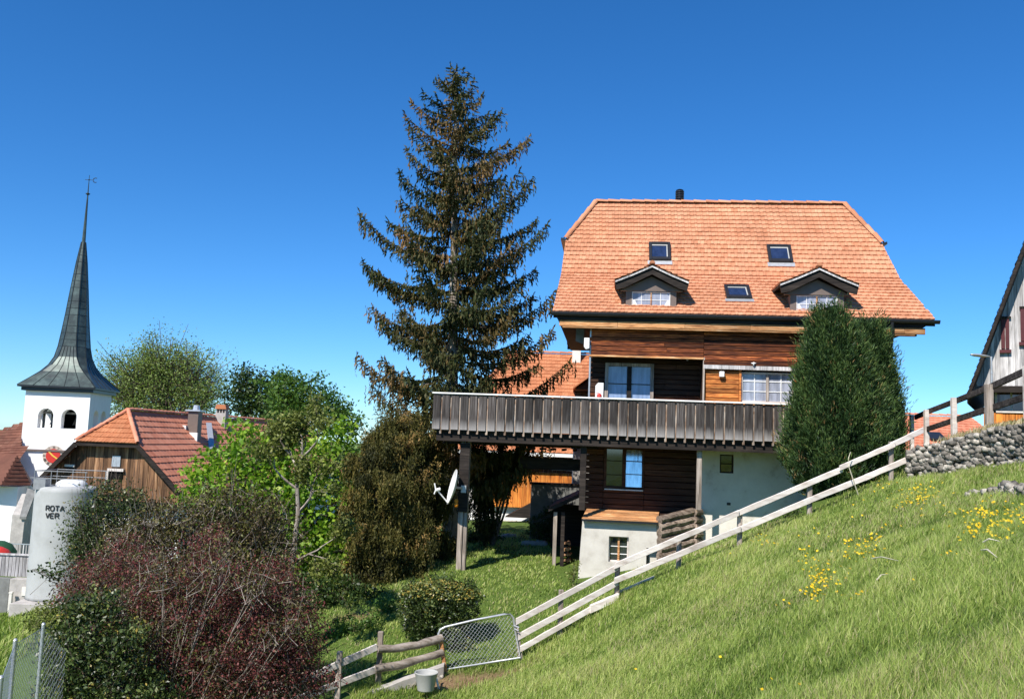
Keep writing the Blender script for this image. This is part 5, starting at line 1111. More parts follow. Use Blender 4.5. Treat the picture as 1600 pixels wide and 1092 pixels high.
def rubble_wall(name, label, pts, thick, group=None, dens=330, ss=.052):
    """pts: list of (xy point, z base, z top)"""
    t = thing(name, label, 'stone wall', (pts[0][0].x, pts[0][0].y, pts[0][1]), group=group); core = MB(t.location); Cn = []; Sz = []
    for (p, zb, zt), (q, zb2, zt2) in zip(pts[:-1], pts[1:]):
        d = Vector((q.x - p.x, q.y - p.y, 0)); L = d.length; d.normalize(); n = Vector((-d.y, d.x, 0)); A = Vector((p.x, p.y, 0)); B_ = Vector((q.x, q.y, 0))
        core.grid([[A + n * .06 + Vector((0, 0, zb - .6)), B_ + n * .06 + Vector((0, 0, zb2 - .6))], [A + n * .06 + Vector((0, 0, zt - .05)), B_ + n * .06 + Vector((0, 0, zt2 - .05))], [A + n * thick + Vector((0, 0, zt - .05)), B_ + n * thick + Vector((0, 0, zt2 - .05))], [A + n * thick + Vector((0, 0, zb - .6)), B_ + n * thick + Vector((0, 0, zb2 - .6))]], .5)
        area = L * (abs(zt - zb) + abs(zt2 - zb2) + .3) / 2
        for _ in range(int(area * dens)):
            a = random.random(); b0_, b1_ = lerp(zb, zb2, a) - .15, lerp(zt, zt2, a); z_ = lerp(b0_, b1_, random.random()); c = A + d * (a * L) + n * random.uniform(.0, .07)
            s_ = ss * random.uniform(.55, 1.6); Cn.append((c.x, c.y, z_)); Sz.append((s_ * random.uniform(.9, 1.5), s_, s_ * random.uniform(.55, .95)))
        for _ in range(int(L * 14)):
            a = random.random(); c = A + d * (a * L) + n * random.uniform(.05, thick); s_ = ss * random.uniform(.7, 1.5); Cn.append((c.x, c.y, lerp(zt, zt2, a) - .02)); Sz.append((s_ * 1.3, s_, s_ * .7))
    core.build('wall_core', M['mortar'], t); stones('stones', M['stone'], t, np.array(Cn), np.array(Sz)); return t
wp = []
for k, (px, py, Y) in enumerate([(1418, 748, 19.4), (1450, 745, 19.1), (1500, 744, 18.5), (1550, 738, 17.9), (1600, 730, 17.1), (1680, 722, 15.8)]):
    p = R(px, py, Y); tp = R(px, (706, 694, 684, 671, 662, 652)[k], Y); wp.append((p, hz(p.x - WN.x * .1, p.y - WN.y * .1), tp.z))
rubble_wall('stone_wall', 'long grey rubble stone wall below the upper fence on the right', wp, .45)
g0, g1, g2 = Gr(1518, 776, 8), Gr(1570, 774, 8), Gr(1640, 778, 7)
rubble_wall('stone_wall', 'low crumbling row of rubble stones in dry grass below the main stone wall', [(g0, g0.z - .05, g0.z + .06), (g1, g1.z - .05, g1.z + .17), (g2, g2.z - .05, g2.z + .14)], .3, ss=.06)

# ------------------------------------------------------------------ the white rail fence up the crest
def rail_pt(px, py, Y): return R(px, py, Y)
def fenceY(px): return float(np.interp(px, [805, 877, 964, 1061, 1155, 1264, 1390, 1442], [18.0, 18.2, 18.5, 18.8, 19.0, 19.2, 19.4, 19.6]))
p0 = R(964, 934, 18.5)
fe = thing('rail_fence', 'bleached wooden rail fence climbing the meadow crest from the wire gate to the stone wall', 'fence', tuple(p0))
def rail(t, pts, h=.115, w=.04, mat='rail', name='rail', yo=0.0, wob=.004):
    for (a, b_) in zip(pts[:-1], pts[1:]):
        A, B_ = R(a[0], a[1], fenceY(a[0]) + yo), R(b_[0], b_[1], fenceY(b_[0]) + yo); l = MB(t.location); d = (B_ - A).normalized()
        n = 6; up = Vector((0, 0, 1)); rows = []
        for k in range(n + 1):
            c = A.lerp(B_, k / n) + up * (random.uniform(-wob, wob) if 0 < k < n else 0); hh_ = h / 2 * random.uniform(.93, 1.05); s_ = d.cross(up).normalized() * (w / 2)
            rows.append([c - s_ - up * hh_, c + s_ - up * hh_, c + s_ + up * hh_, c - s_ + up * hh_])
        r_ = random.random(); l.grid(rows, r_, closed=True); l.poly(rows[0][::-1], r_); l.poly(rows[-1], r_)
        l.build(name, M[mat], t, bevel=.006)
rail(fe, [(806, 971), (966, 885)], .13); rail(fe, [(960, 884), (1154, 801)], .125, yo=-.045); rail(fe, [(1150, 803), (1316, 733)], .125); rail(fe, [(1312, 731), (1398, 694)], .115, yo=-.045); rail(fe, [(1392, 696), (1442, 672)], .13)
rail(fe, [(809, 995), (966, 909)], .13); rail(fe, [(960, 907), (1157, 826)], .125, yo=-.045); rail(fe, [(1152, 829), (1266, 781), (1352, 746), (1420, 717)], .13)
rail(fe, [(812, 1014), (927, 949)], .12); rail(fe, [(922, 951), (966, 932)], .15, .1, mat='rail'); rail(fe, [(968, 924), (1022, 901)], .05, .03, yo=.15)
for (px, yt, yb, w_) in ((877, 921, 1000, .10), (965, 878, 946, .10), (1061, 845, 900, .10), (1156, 797, 862, .10), (1265, 752, 815, .10), (1392, 690, 765, .09)):
    Y = fenceY(px) + .085; a, b_ = R(px, yt, Y), R(px - .5, yb, Y); l = MB(fe.location); l.bx(a.x - w_ / 2, a.x + w_ / 2, Y - w_ * .4, Y + w_ * .4, min(b_.z, hz(b_.x, Y)) - .3, a.z); l.build('post', M['postwood'], fe, bevel=.008)
# upper dark rail fence on the terrace
ue = thing('rail_fence', 'dark-railed fence with pale square posts on top of the stone wall', 'fence', tuple(R(1492, 682, 22)))
up_ = [(1426, 648, 702, 24.6, .09), (1449, 640, 696, 23.6, .11), (1492, 621, 684, 22, .12), (1547, 600, 671, 20.2, .16), (1608, 572, 650, 18.7, .16)]
for (px, yt, yb, Y, w_) in up_:
    a, b_ = R(px, yt, Y), R(px - 1, yb, Y); l = MB(ue.location); l.bx(a.x - w_ / 2, a.x + w_ / 2, Y, Y + .12, min(b_.z, hz(b_.x, Y)) - .3, a.z); l.build('post', M['rail'] if px != 1547 else M['postwood'], ue, bevel=.008)
def urail(a, b_, h):
    l = MB(ue.location); l.beam(R(*a), R(*b_), .05, h); l.build('rail', M['darkrail'], ue, bevel=.006)
M['darkrail'] = wood('dark_weathered_rail', [(.015, .012, .012), (.045, .038, .036), (.09, .078, .072), (.17, .15, .14)], 'x', 14, 2, var=.3)
urail((1430, 652, 24.62), (1449, 643.5, 23.75), .13); urail((1449, 643.5, 23.75), (1492, 627, 22.15), .13); urail((1492, 627, 22.15), (1547, 605, 20.35), .14); urail((1547, 605, 20.35), (1608, 577, 18.85), .15)
urail((1441, 673, 23.9), (1492, 656, 22.15), .13); urail((1492, 656, 22.15), (1547, 638, 20.35), .14); urail((1547, 638, 20.35), (1608, 618, 18.85), .14)

# ------------------------------------------------------------------ lower fence, gate, kerb, bucket
lf = thing('rail_fence', 'old fence of two rough rails beside the wire gate, sawn boards at its left end', 'fence', tuple(R(595, 1070, 17.1)))
def lY(px): return float(np.interp(px, [390, 530, 595, 690], [15.6, 16.5, 17.1, 17.7]))
def logrl(a, b_, r0, mat='postwood', flat=False):
    A, B_ = R(a[0], a[1], lY(a[0])), R(b_[0], b_[1], lY(b_[0])); l = MB(lf.location)
    if flat: l.beam(A, B_, .04, r0 * 2)
    else: l.tube([A.lerp(B_, k / 8) + Vector((0, random.uniform(-.01, .01), random.uniform(-.015, .015) - .04 * math.sin(math.pi * k / 8))) for k in range(9)], [r0 * random.uniform(.85, 1.1) for _ in range(9)], 9)
    l.build('rail', M[mat], lf, bevel=.004 if flat else 0, smooth=not flat)
M['rail_log'] = wood('rail_log', [(.12, .09, .07), (.30, .25, .20), (.42, .36, .31), (.52, .46, .41)], 'x', 14, 2, var=.25, bumpd=.012)
logrl((590, 1014), (690, 997), .075, 'rail_log'); logrl((586, 1045), (692, 1018), .075, 'rail_log')
logrl((440, 1077), (589, 1010), .06, 'rail', True); logrl((440, 1101), (588, 1045), .06, 'rail', True); logrl((330, 1120), (440, 1078), .06, 'rail', True)
for (px, yt, yb) in ((531, 1017, 1100), (595, 986, 1070)):
    Y = lY(px) + .09; a, b_ = R(px, yt, Y), R(px, yb, Y); l = MB(lf.location); l.bx(a.x - .05, a.x + .05, Y - .04, Y + .05, min(b_.z, hz(b_.x, Y)) - .3, a.z); l.build('post', M['postwood'], lf, bevel=.01)
ga = thing('wire_gate', 'leaning galvanised tube gate with diamond wire mesh between rail fences', 'gate', tuple(R(745, 1045, 17.8)))
def gp(px, py, o=0): return R(px, py, float(np.interp(px, [684, 815], [17.75, 18.0])) + o)
cor = [gp(694, 1046), gp(686, 1000), gp(685, 990), gp(688, 983), gp(696, 979), gp(742, 968), gp(788, 959), gp(797, 959.5), gp(802, 965), gp(805, 985), gp(813, 1027), gp(694, 1046)]
l = MB(ga.location); l.tube(cor, .022, 8); l.build('gate_frame', M['steel'], ga, smooth=True)
l = MB(ga.location); TL, TR, BR, BL = gp(686, 983, .01), gp(801, 960, .01), gp(813, 1028, .01), gp(694, 1046, .01)
def bil(u, v_): return (BL.lerp(BR, u)).lerp(TL.lerp(TR, u), v_)
nU, nV = 18, 10
for k in range(-nV, nU):
    for sg in (1, -1):
        pts = []
        for q_ in range(nV + 1):
            u = (k + q_) / nU if sg == 1 else (k + nV - q_) / nU
            if 0 <= u <= 1: pts.append(bil(u, q_ / nV))
        if len(pts) > 1: l.tube([pts[0], pts[-1]], .0024, 4, cap=False)
l.build('mesh', M['steel'], ga)
l = MB(ga.location); a, b_ = gp(688, 992, -.06), gp(699, 1049, -.06); l.beam(b_ - Vector((0, 0, .2)), a, .07, .07, (0, 1, 0)); l.build('hinge_stake', M['fascia'], ga, bevel=.006)
l = MB(ga.location); a, b_ = gp(806, 972, .08), gp(817, 1036, .08); l.beam(b_ - Vector((0, 0, .2)), a, .09, .09, (0, 1, 0)); l.build('latch_post', M['postwood'], ga, bevel=.006)
l = MB(ga.location); l.tube([gp(803, 977, -.03), gp(811, 980, -.05)], .015, 6); l.tube([gp(804, 982, -.03), gp(810, 985, -.05)], .015, 6); l.build('latch', M['steel'], ga)
kb_ = thing('concrete_kerb', 'sloping concrete kerb over rough stones behind the grey bucket', 'kerb', tuple(R(620, 1070, 17.0)))
l = MB(kb_.location); A, B_ = R(520, 1100, 16.7), R(694, 1037, 17.55); n = 8
rows = []
for k in range(n + 1):
    c = A.lerp(B_, k / n); j = random.uniform(-.01, .01); rows.append([c + Vector((0, -.10, -.16 + j)), c + Vector((0, -.11, j)), c + Vector((0, .14, .01 + j)), c + Vector((0, .16, -.5))])
l.grid(rows, .5); l.poly(rows[-1], .5); l.poly(rows[0], .5); l.build('kerb_top', M['concrete'], kb_, bevel=.01)
Cn = []; Sz = []
for _ in range(170):
    a = random.random(); c = A.lerp(B_, a) + Vector((random.uniform(-.05, .05), -.04, random.uniform(-.42, -.12))); s_ = random.uniform(.035, .08); Cn.append(tuple(c)); Sz.append((s_ * 1.3, s_, s_ * .8))
stones('rough_stones', M['stone'], kb_, np.array(Cn), np.array(Sz))
b_ = R(665, 1078, 16.6); bk = thing('bucket', 'grey galvanised bucket standing in front of the kerb beside the gate', 'bucket', tuple(b_))
l = MB(); l.lathe((0, 0, 0), [(0, .01), (.145, 0), (.15, .02), (.205, .30), (.215, .315), (.205, .325), (.195, .30), (.14, .03), (0, .03)], 28); l.build('bucket_body', M['tank'], bk).data.shade_smooth()
l = MB(); l.tube([(.2 * math.cos(t), -.02 - .05 * math.sin(t), .30 + .05 * math.sin(t) * -1) for t in [math.pi * k / 12 for k in range(13)]], .008, 5); l.build('handle', M['steel'], bk)
b_ = R(683, 1062, 16.9); t = thing('pipe', 'short white pipe leaning beside the bucket', 'pipe', tuple(R(686, 1077, 16.9))); l = MB(t.location); l.tube([R(679, 1048, 17), R(686, 1076, 16.9)], .02, 8); l.build('pipe_tube', M['whitepaint'], t, smooth=True); l = MB(t.location); l.tube([R(678.5, 1045.5, 17), R(679.5, 1050, 17)], .028, 8); l.build('pipe_collar', M['steel'], t)
# chain-link fence lower left
cf = thing('chain_link_fence', 'galvanised chain-link fence with thin steel posts at the lower left corner', 'fence', tuple(R(40, 1092, 10.5)))
CP = [(2, 1058, 8.6), (24, 1000, 9.6), (68, 975, 10.8), (104, 1012, 11.6)]
cps = []
for k, (px, py, Y) in enumerate(CP):
    a = R(px, py, Y); l = MB(cf.location); bt_ = a + Vector((0, 0, -1.9)); l.tube([bt_, a], .022, 8); l.lathe(a, [(.024, 0), (.012, .02), (0, .022)], 8)
    if k < 3: l.build('post', M['steel'], cf, smooth=True)
    cps.append(a - Vector((0, 0, .04)))
l = MB(cf.location)
for a, b_ in zip(cps[:-1], cps[1:]):
    for dz in (0, -.9, -1.75): l.tube([a + Vector((0, 0, dz)), b_ + Vector((0, 0, dz))], .004, 4, cap=False)
    L = (b_ - a).length; st = .085; nn = int(L / st); mm = int(1.75 / st)
    for k in range(-mm, nn):
        for sg in (0, 1):
            q0_, q1_ = max(0, -k), min(mm, nn - k)
            if q1_ <= q0_: continue
            f_ = lambda q_: a.lerp(b_, min(1, max(0, ((k + q_) if sg else (k + mm - q_ if False else nn - k - q_)) / nn))) + Vector((0, 0, -1.75 + q_ / mm * 1.75))
            l.tube([f_(q0_), f_(q1_)], .0019, 3, cap=False)
l.build('mesh', M['steel'], cf)

# ------------------------------------------------------------------ grass
def patch(x, y): return .5 + .22 * np.sin(x * 1.7 + 1.3 * np.sin(y * .9)) + .18 * np.sin(y * 2.1 + x * 3.1) + .15 * np.sin(x * 5.3 - y * 4.1 + 1)
def grass(name, label, X, Y, h0, h1, w0, wy, mat, lean=(.25, .0), soilcut=True, long_=None):
    Z = H(X, Y); n = len(X); pt = patch(X, Y); keep = np.ones(n, bool)
    if soilcut: keep = rng.random(n) > soil(X, Y) * .93
    X, Y, Z, pt = X[keep], Y[keep], Z[keep], pt[keep]; n = len(X)
    hgt = rng.uniform(h0, h1, n) * (.6 + .8 * np.clip(pt, 0, 1)); wd = (w0 + wy * Y) * rng.uniform(.6, 1.3, n)
    a = rng.uniform(0, 2 * np.pi, n); bx_, by_ = np.cos(a) * wd / 2, np.sin(a) * wd / 2
    lx = rng.normal(lean[0], .35, n) * hgt; ly = rng.normal(lean[1], .35, n) * hgt
    B = np.stack([X, Y, Z - .01], -1); o = np.stack([bx_, by_, 0 * bx_], -1); l1_ = np.stack([lx * .3, ly * .3, hgt * .6], -1); l2_ = np.stack([lx, ly, hgt * np.sqrt(np.clip(1 - .25 * (lx**2 + ly**2) / hgt**2, .3, 1))], -1)
    V = np.stack([B - o, B + o, B + o * .7 + l1_, B - o * .7 + l1_, B + l2_], 1)
    rn = np.clip(.47 + .36 * (pt - .5) + .06 * np.sin(X * .55 - Y * .4) + rng.normal(0, .17, n), 0, 1)
    dry = rng.random(n) < .06 + .16 * (np.sin(X * .9 + 2) * np.sin(Y * .7 + X * .5) > .35) + .25 * soil(X, Y); rn[dry] = rng.uniform(.84, 1, dry.sum())
    o_ = np_mesh(name, V, 5, mat, None, rn, [(0, 1, 2, 3), (3, 2, 4)]); o_['kind'] = 'stuff'; o_['label'] = label; o_['category'] = 'grass'; return o_
M['grass'] = leafmat('meadow_grass', [(0, (.04, .08, .012)), (.3, (.17, .25, .042)), (.55, (.34, .43, .10)), (.78, (.52, .54, .20)), (.9, (.36, .32, .16)), (1, (.48, .43, .24))], .35, .55)
n = 430000; u = rng.random(n); y0_, y1_ = 3.6, 20.5; pw = .55
yy = (y0_ ** pw + u * (y1_ ** pw - y0_ ** pw)) ** (1 / pw); xx = yy * rng.uniform(-.16, .66, n); xx += rng.normal(0, .02, n)
side_ = np.interp(xx, [-2, R(805, 1000, 18).x, R(1265, 800, 19.2).x, R(1420, 740, 19.5).x, 14], [16.6, 18.0, 19.3, 19.6, 20.5]); k = yy < side_ + .6
k &= ~((xx - W0.x) * WN.x + (yy - W0.y) * WN.y > -.02) | ((xx - W0.x) * WD.x + (yy - W0.y) * WD.y < 0)
grass('meadow_grass', 'long spring grass on the sloping meadow', xx[k], yy[k], .06, .17, .003, .0007, M['grass'])
n = 60000; xx = rng.uniform(-5, 6, n); yy = rng.uniform(16.5, 33, n); k = (yy > np.interp(xx, [-4, 0, 8], [16.8, 18.2, 19.4])) & (yy < 24 + np.where(xx < 1.4, 9, 0)) & ~((xx > 1.5) & (yy > 23))
grass('lawn_grass', 'short bright lawn grass between the gate and the chalet', xx[k], yy[k], .04, .10, .004, .0009, M['grass'])
n = 26000; xx = rng.uniform(6.2, 15, n); yy = rng.uniform(14, 26, n); k = ((xx - W0.x) * WN.x + (yy - W0.y) * WN.y > .2) & ((xx - W0.x) * WD.x + (yy - W0.y) * WD.y > .1)
M['drygrass'] = leafmat('dry_grass', [(0, (.10, .15, .04)), (.4, (.30, .25, .12)), (1, (.55, .46, .28))], .25, .7)
grass('bank_grass', 'dry straw-coloured grass on top of the stone wall', xx[k], yy[k], .05, .16, .004, .0009, M['drygrass'], soilcut=False)
n = 22000; xx = rng.uniform(-24, -12, n); yy = rng.uniform(20, 31, n); grass('slope_grass', 'grass slope below the concrete wall at the left edge', xx, yy, .1, .3, .01, .0012, M['grass'], soilcut=False)
# straw stems and yellow flowers
fl_ = []
for (cx, cy, sx, sy, n) in ((1425, 784, 22, 9, 95), (1450, 775, 14, 7, 40), (1345, 868, 14, 8, 45), (1362, 856, 8, 6, 20), (1285, 915, 18, 12, 55), (1275, 940, 10, 10, 25), (1275, 905, 8, 14, 20), (1530, 812, 22, 5, 45), (1522, 838, 12, 7, 35), (1565, 838, 22, 10, 60), (1590, 815, 14, 10, 40),
    (1375, 765, 8, 4, 12), (1188, 850, 8, 5, 22), (1260, 882, 6, 4, 8), (1257, 870, 6, 4, 6), (1335, 940, 10, 4, 8), (1225, 957, 6, 4, 4), (1180, 1060, 90, 20, 5), (1400, 830, 60, 30, 20), (1540, 800, 12, 8, 22), (1310, 880, 50, 30, 30), (1180, 860, 30, 12, 10), (1510, 865, 30, 12, 10)):
    for _ in range(n): fl_.append((random.gauss(cx, sx), random.gauss(cy, sy)))
V = []; St = []
for (px, py) in fl_:
    if py > 1100 or px > 1620: continue
    g = Gr(px, py, 3.4, 22); hh_ = random.uniform(.08, .17); c = np.array([g.x, g.y, g.z + hh_ * .6 + .02]); r_ = random.uniform(.009, .016) + .0005 * g.y
    nrm = unit(np.array([[random.gauss(0, .4), random.gauss(-.5, .4), 1]]))[0]; a = unit(np.cross(nrm, [[1, .2, 0]]))[0]; b2 = np.cross(nrm, a)
    V.append([c + (a * math.cos(t) + b2 * math.sin(t)) * r_ * (1 if j % 2 else .8) + nrm * (.3 * r_ if j % 2 else 0) for j, t in enumerate([2 * math.pi * j / 10 for j in range(10)])])
M['petal'] = leafmat('yellow_petals', [(0, (.75, .46, .01)), (1, (.86, .62, .03))], .25, .6)
o_ = np_mesh('wildflowers', np.array(V), 10, M['petal']); o_['kind'] = 'stuff'; o_['label'] = 'clusters of small yellow wildflowers in the meadow'; o_['category'] = 'wildflowers'
for (a, b2, lab) in (((1362, 889), (1404, 893), 'pale dry stalk lying in the grass near the middle of the meadow'), ((1536, 869), (1562, 866), 'short pale straw lying near the right edge of the meadow'), ((1534, 882), (1558, 893), 'bent pale straw lying lowest near the right edge of the meadow'), ((1370, 926), (1388, 915), 'curved pale stalk in the grass left of a dark tuft')):
    A, B_ = Gr(*a, 3.4, 22) + Vector((0, 0, .14)), Gr(*b2, 3.4, 22) + Vector((0, 0, .13)); l = MB(A); l.tube([A, A.lerp(B_, .4) + Vector((0, 0, .03)), B_], [.008, .009, .003], 5); tag(l.build('dry_stalk', M['whitepaint' if False else 'drystalk'] if 'drystalk' in M else M.setdefault('drystalk', plain('straw', (.62, .56, .42), .8))), lab, 'stalk', 'dry stalks in the meadow')
A = Gr(1342, 774, 15, 21); l = MB(A); pts = [R(1342, 776, 19.2), R(1334, 752, 19.1), R(1326, 728, 19.05), R(1326, 715, 19.1), R(1329, 706, 19.1)]; l.tube(pts, [.012, .012, .011, .009, .006], 6); tag(l.build('cane', M['drystalk']), 'thin bent pale cane standing before the conifer at the fence', 'cane')


# ------------------------------------------------------------------ vegetation
def nv3(v): return np.array(v, float)
def clump_points(blobs, per_area, leaves_per, sig, shell=(.55, 1.0), flat=.7, noise_amp=.25):
    """leaf positions gathered in clumps over the outside of several overlapping blobs"""
    P = []; T = []; CC = []; BI = []
    for bi, (c, r) in enumerate(blobs):
        c = np.array(c); rr = np.array(r if hasattr(r, '__len__') else (r, r, r)); n = max(4, int(per_area * 4 * np.pi * (rr.mean() ** 2)))
        d = unit(rng.normal(size=(n, 3))); k = rng.uniform(shell[0] ** 2, shell[1] ** 2, n) ** .5
        wob = 1 + noise_amp * np.sin(d[:, 0] * 5 + bi) * np.cos(d[:, 1] * 4 + d[:, 2] * 6 + bi * 2)
        cc = c + d * rr * (k * wob)[:, None]; CC.append(cc); BI += [bi] * n
    CC = np.concatenate(CC); n = len(CC); m = rng.poisson(leaves_per, n)
    idx = np.repeat(np.arange(n), m); off = rng.normal(size=(len(idx), 3)) * sig; off[:, 2] *= flat
    return CC[idx] + off, idx, CC, np.array(BI)
def stems(name, mat, parent, base, blobs, CC, BI, r0, rtwig, frac=1.0, extra=0.0, trunks=None, jit=.12, rand=0.0):
    mb = MB(parent.location); base = Vector(base)
    for bi, (c, r) in enumerate(blobs):
        c = Vector(c); mid = base.lerp(c, .5) + Vector((random.gauss(0, jit), random.gauss(0, jit), 0)); mb.tube([base, mid, c], [r0, r0 * .75, r0 * .45], 6)
        for cc in CC[BI == bi]:
            if random.random() > frac: continue
            e = Vector(cc); s_ = mid.lerp(c, random.uniform(.2, 1.0)) if random.random() > rand else e + Vector((random.gauss(0, .14), random.gauss(0, .14), random.uniform(-.32, -.06))); m_ = s_.lerp(e, .55) + Vector([random.gauss(0, jit * .6) for _ in range(3)]); e2 = e + (e - s_) * extra
            mb.tube([s_, m_, e2], [rtwig * 1.6, rtwig * 1.1, rtwig * .5], 4, cap=False)
    return mb.build(name, M[mat], parent)
def pxblobs(L, Y): return [((R(px, py, Y + (d[0] if d else 0))), r * (Y + (d[0] if d else 0)) / 1400) for px, py, r, *d in L]
def shrub(name, label, cat, basept, blobs, lmat, leafL, leafW, per_area, lp, sig, smat='bark', r0=.04, rtwig=.006, frac=.5, extra=.15, group=None, shell=(.5, 1.0), tint=.18, dirs=None, spread=1.0, crown='foliage', stem='stem', flat=.7, second=None, rand=0.0):
    t = thing(name, label, cat, tuple(basept), group=group)
    P, idx, CC, BI = clump_points(blobs, per_area, lp, sig, shell, flat)
    ct = rng.normal(.5, tint, len(CC)); rn = np.clip(ct[idx] + rng.normal(0, .13, len(idx)), 0, 1)
    if second is not None:                # a second leaf colour where a share of the clumps has it
        pass
    leaves(crown, P, leafL, leafW, M[lmat], t, rn, None if dirs is None else np.tile(np.array(dirs), (len(P), 1)), spread)
    stems(stem, smat, t, basept, blobs, CC, BI, r0, rtwig, frac, extra, rand=rand); return t
LM = leafmat
M['needle'] = LM('spruce_needles', [(0, (.010, .018, .006)), (.35, (.028, .040, .012)), (.6, (.060, .066, .020)), (.8, (.115, .085, .028)), (1, (.21, .125, .048))], .12, .6, .2)
M['needle_olive'] = LM('olive_needles', [(0, (.016, .020, .007)), (.35, (.055, .055, .014)), (.6, (.12, .11, .028)), (.8, (.20, .145, .04)), (1, (.32, .20, .07))], .15, .6, .2)
M['thuja'] = LM('thuja_sprays', [(0, (.006, .016, .007)), (.35, (.026, .058, .018)), (.65, (.065, .115, .030)), (.95, (.14, .19, .05)), (1, (.26, .17, .07))], .12, .55, .25)
M['maple'] = LM('fresh_maple_leaves', [(0, (.06, .14, .012)), (.4, (.16, .30, .025)), (.75, (.30, .44, .045)), (1, (.46, .55, .09))], .4, .45)
M['olive_leaf'] = LM('small_olive_leaves', [(0, (.04, .055, .015)), (.4, (.11, .135, .03)), (.75, (.22, .25, .06)), (1, (.34, .34, .12))], .3, .5)
M['purple'] = LM('purple_barberry_leaves', [(0, (.020, .009, .010)), (.3, (.095, .026, .028)), (.55, (.19, .048, .046)), (.72, (.27, .085, .07)), (.78, (.10, .12, .035)), (.9, (.18, .19, .06)), (1, (.30, .24, .16))], .25, .5)
M['brownleaf'] = LM('brown_olive_leaves', [(0, (.022, .018, .009)), (.35, (.07, .045, .022)), (.6, (.10, .09, .03)), (.82, (.17, .18, .045)), (1, (.30, .24, .11))], .3, .5)
M['laurel'] = LM('glossy_laurel_leaves', [(0, (.012, .022, .007)), (.45, (.040, .066, .015)), (.75, (.095, .135, .032)), (.93, (.20, .22, .06)), (1, (.40, .30, .06))], .15, .42, .5)
M['darkleaf'] = LM('dark_green_leaves', [(0, (.012, .025, .008)), (.5, (.040, .075, .018)), (1, (.10, .15, .035))], .25, .45)
M['midgreen'] = LM('spring_green_leaves', [(0, (.03, .07, .012)), (.5, (.08, .165, .028)), (1, (.19, .29, .06))], .35, .5)
M['farleaf'] = LM('young_beech_leaves', [(0, (.10, .15, .035)), (.5, (.21, .29, .07)), (1, (.36, .42, .14))], .35, .5)

M['twigbark'] = wood('grey_brown_twigs', [(.04, .028, .02), (.10, .075, .055), (.18, .14, .11), (.30, .25, .21)], 'z', 12, 3, var=.6)
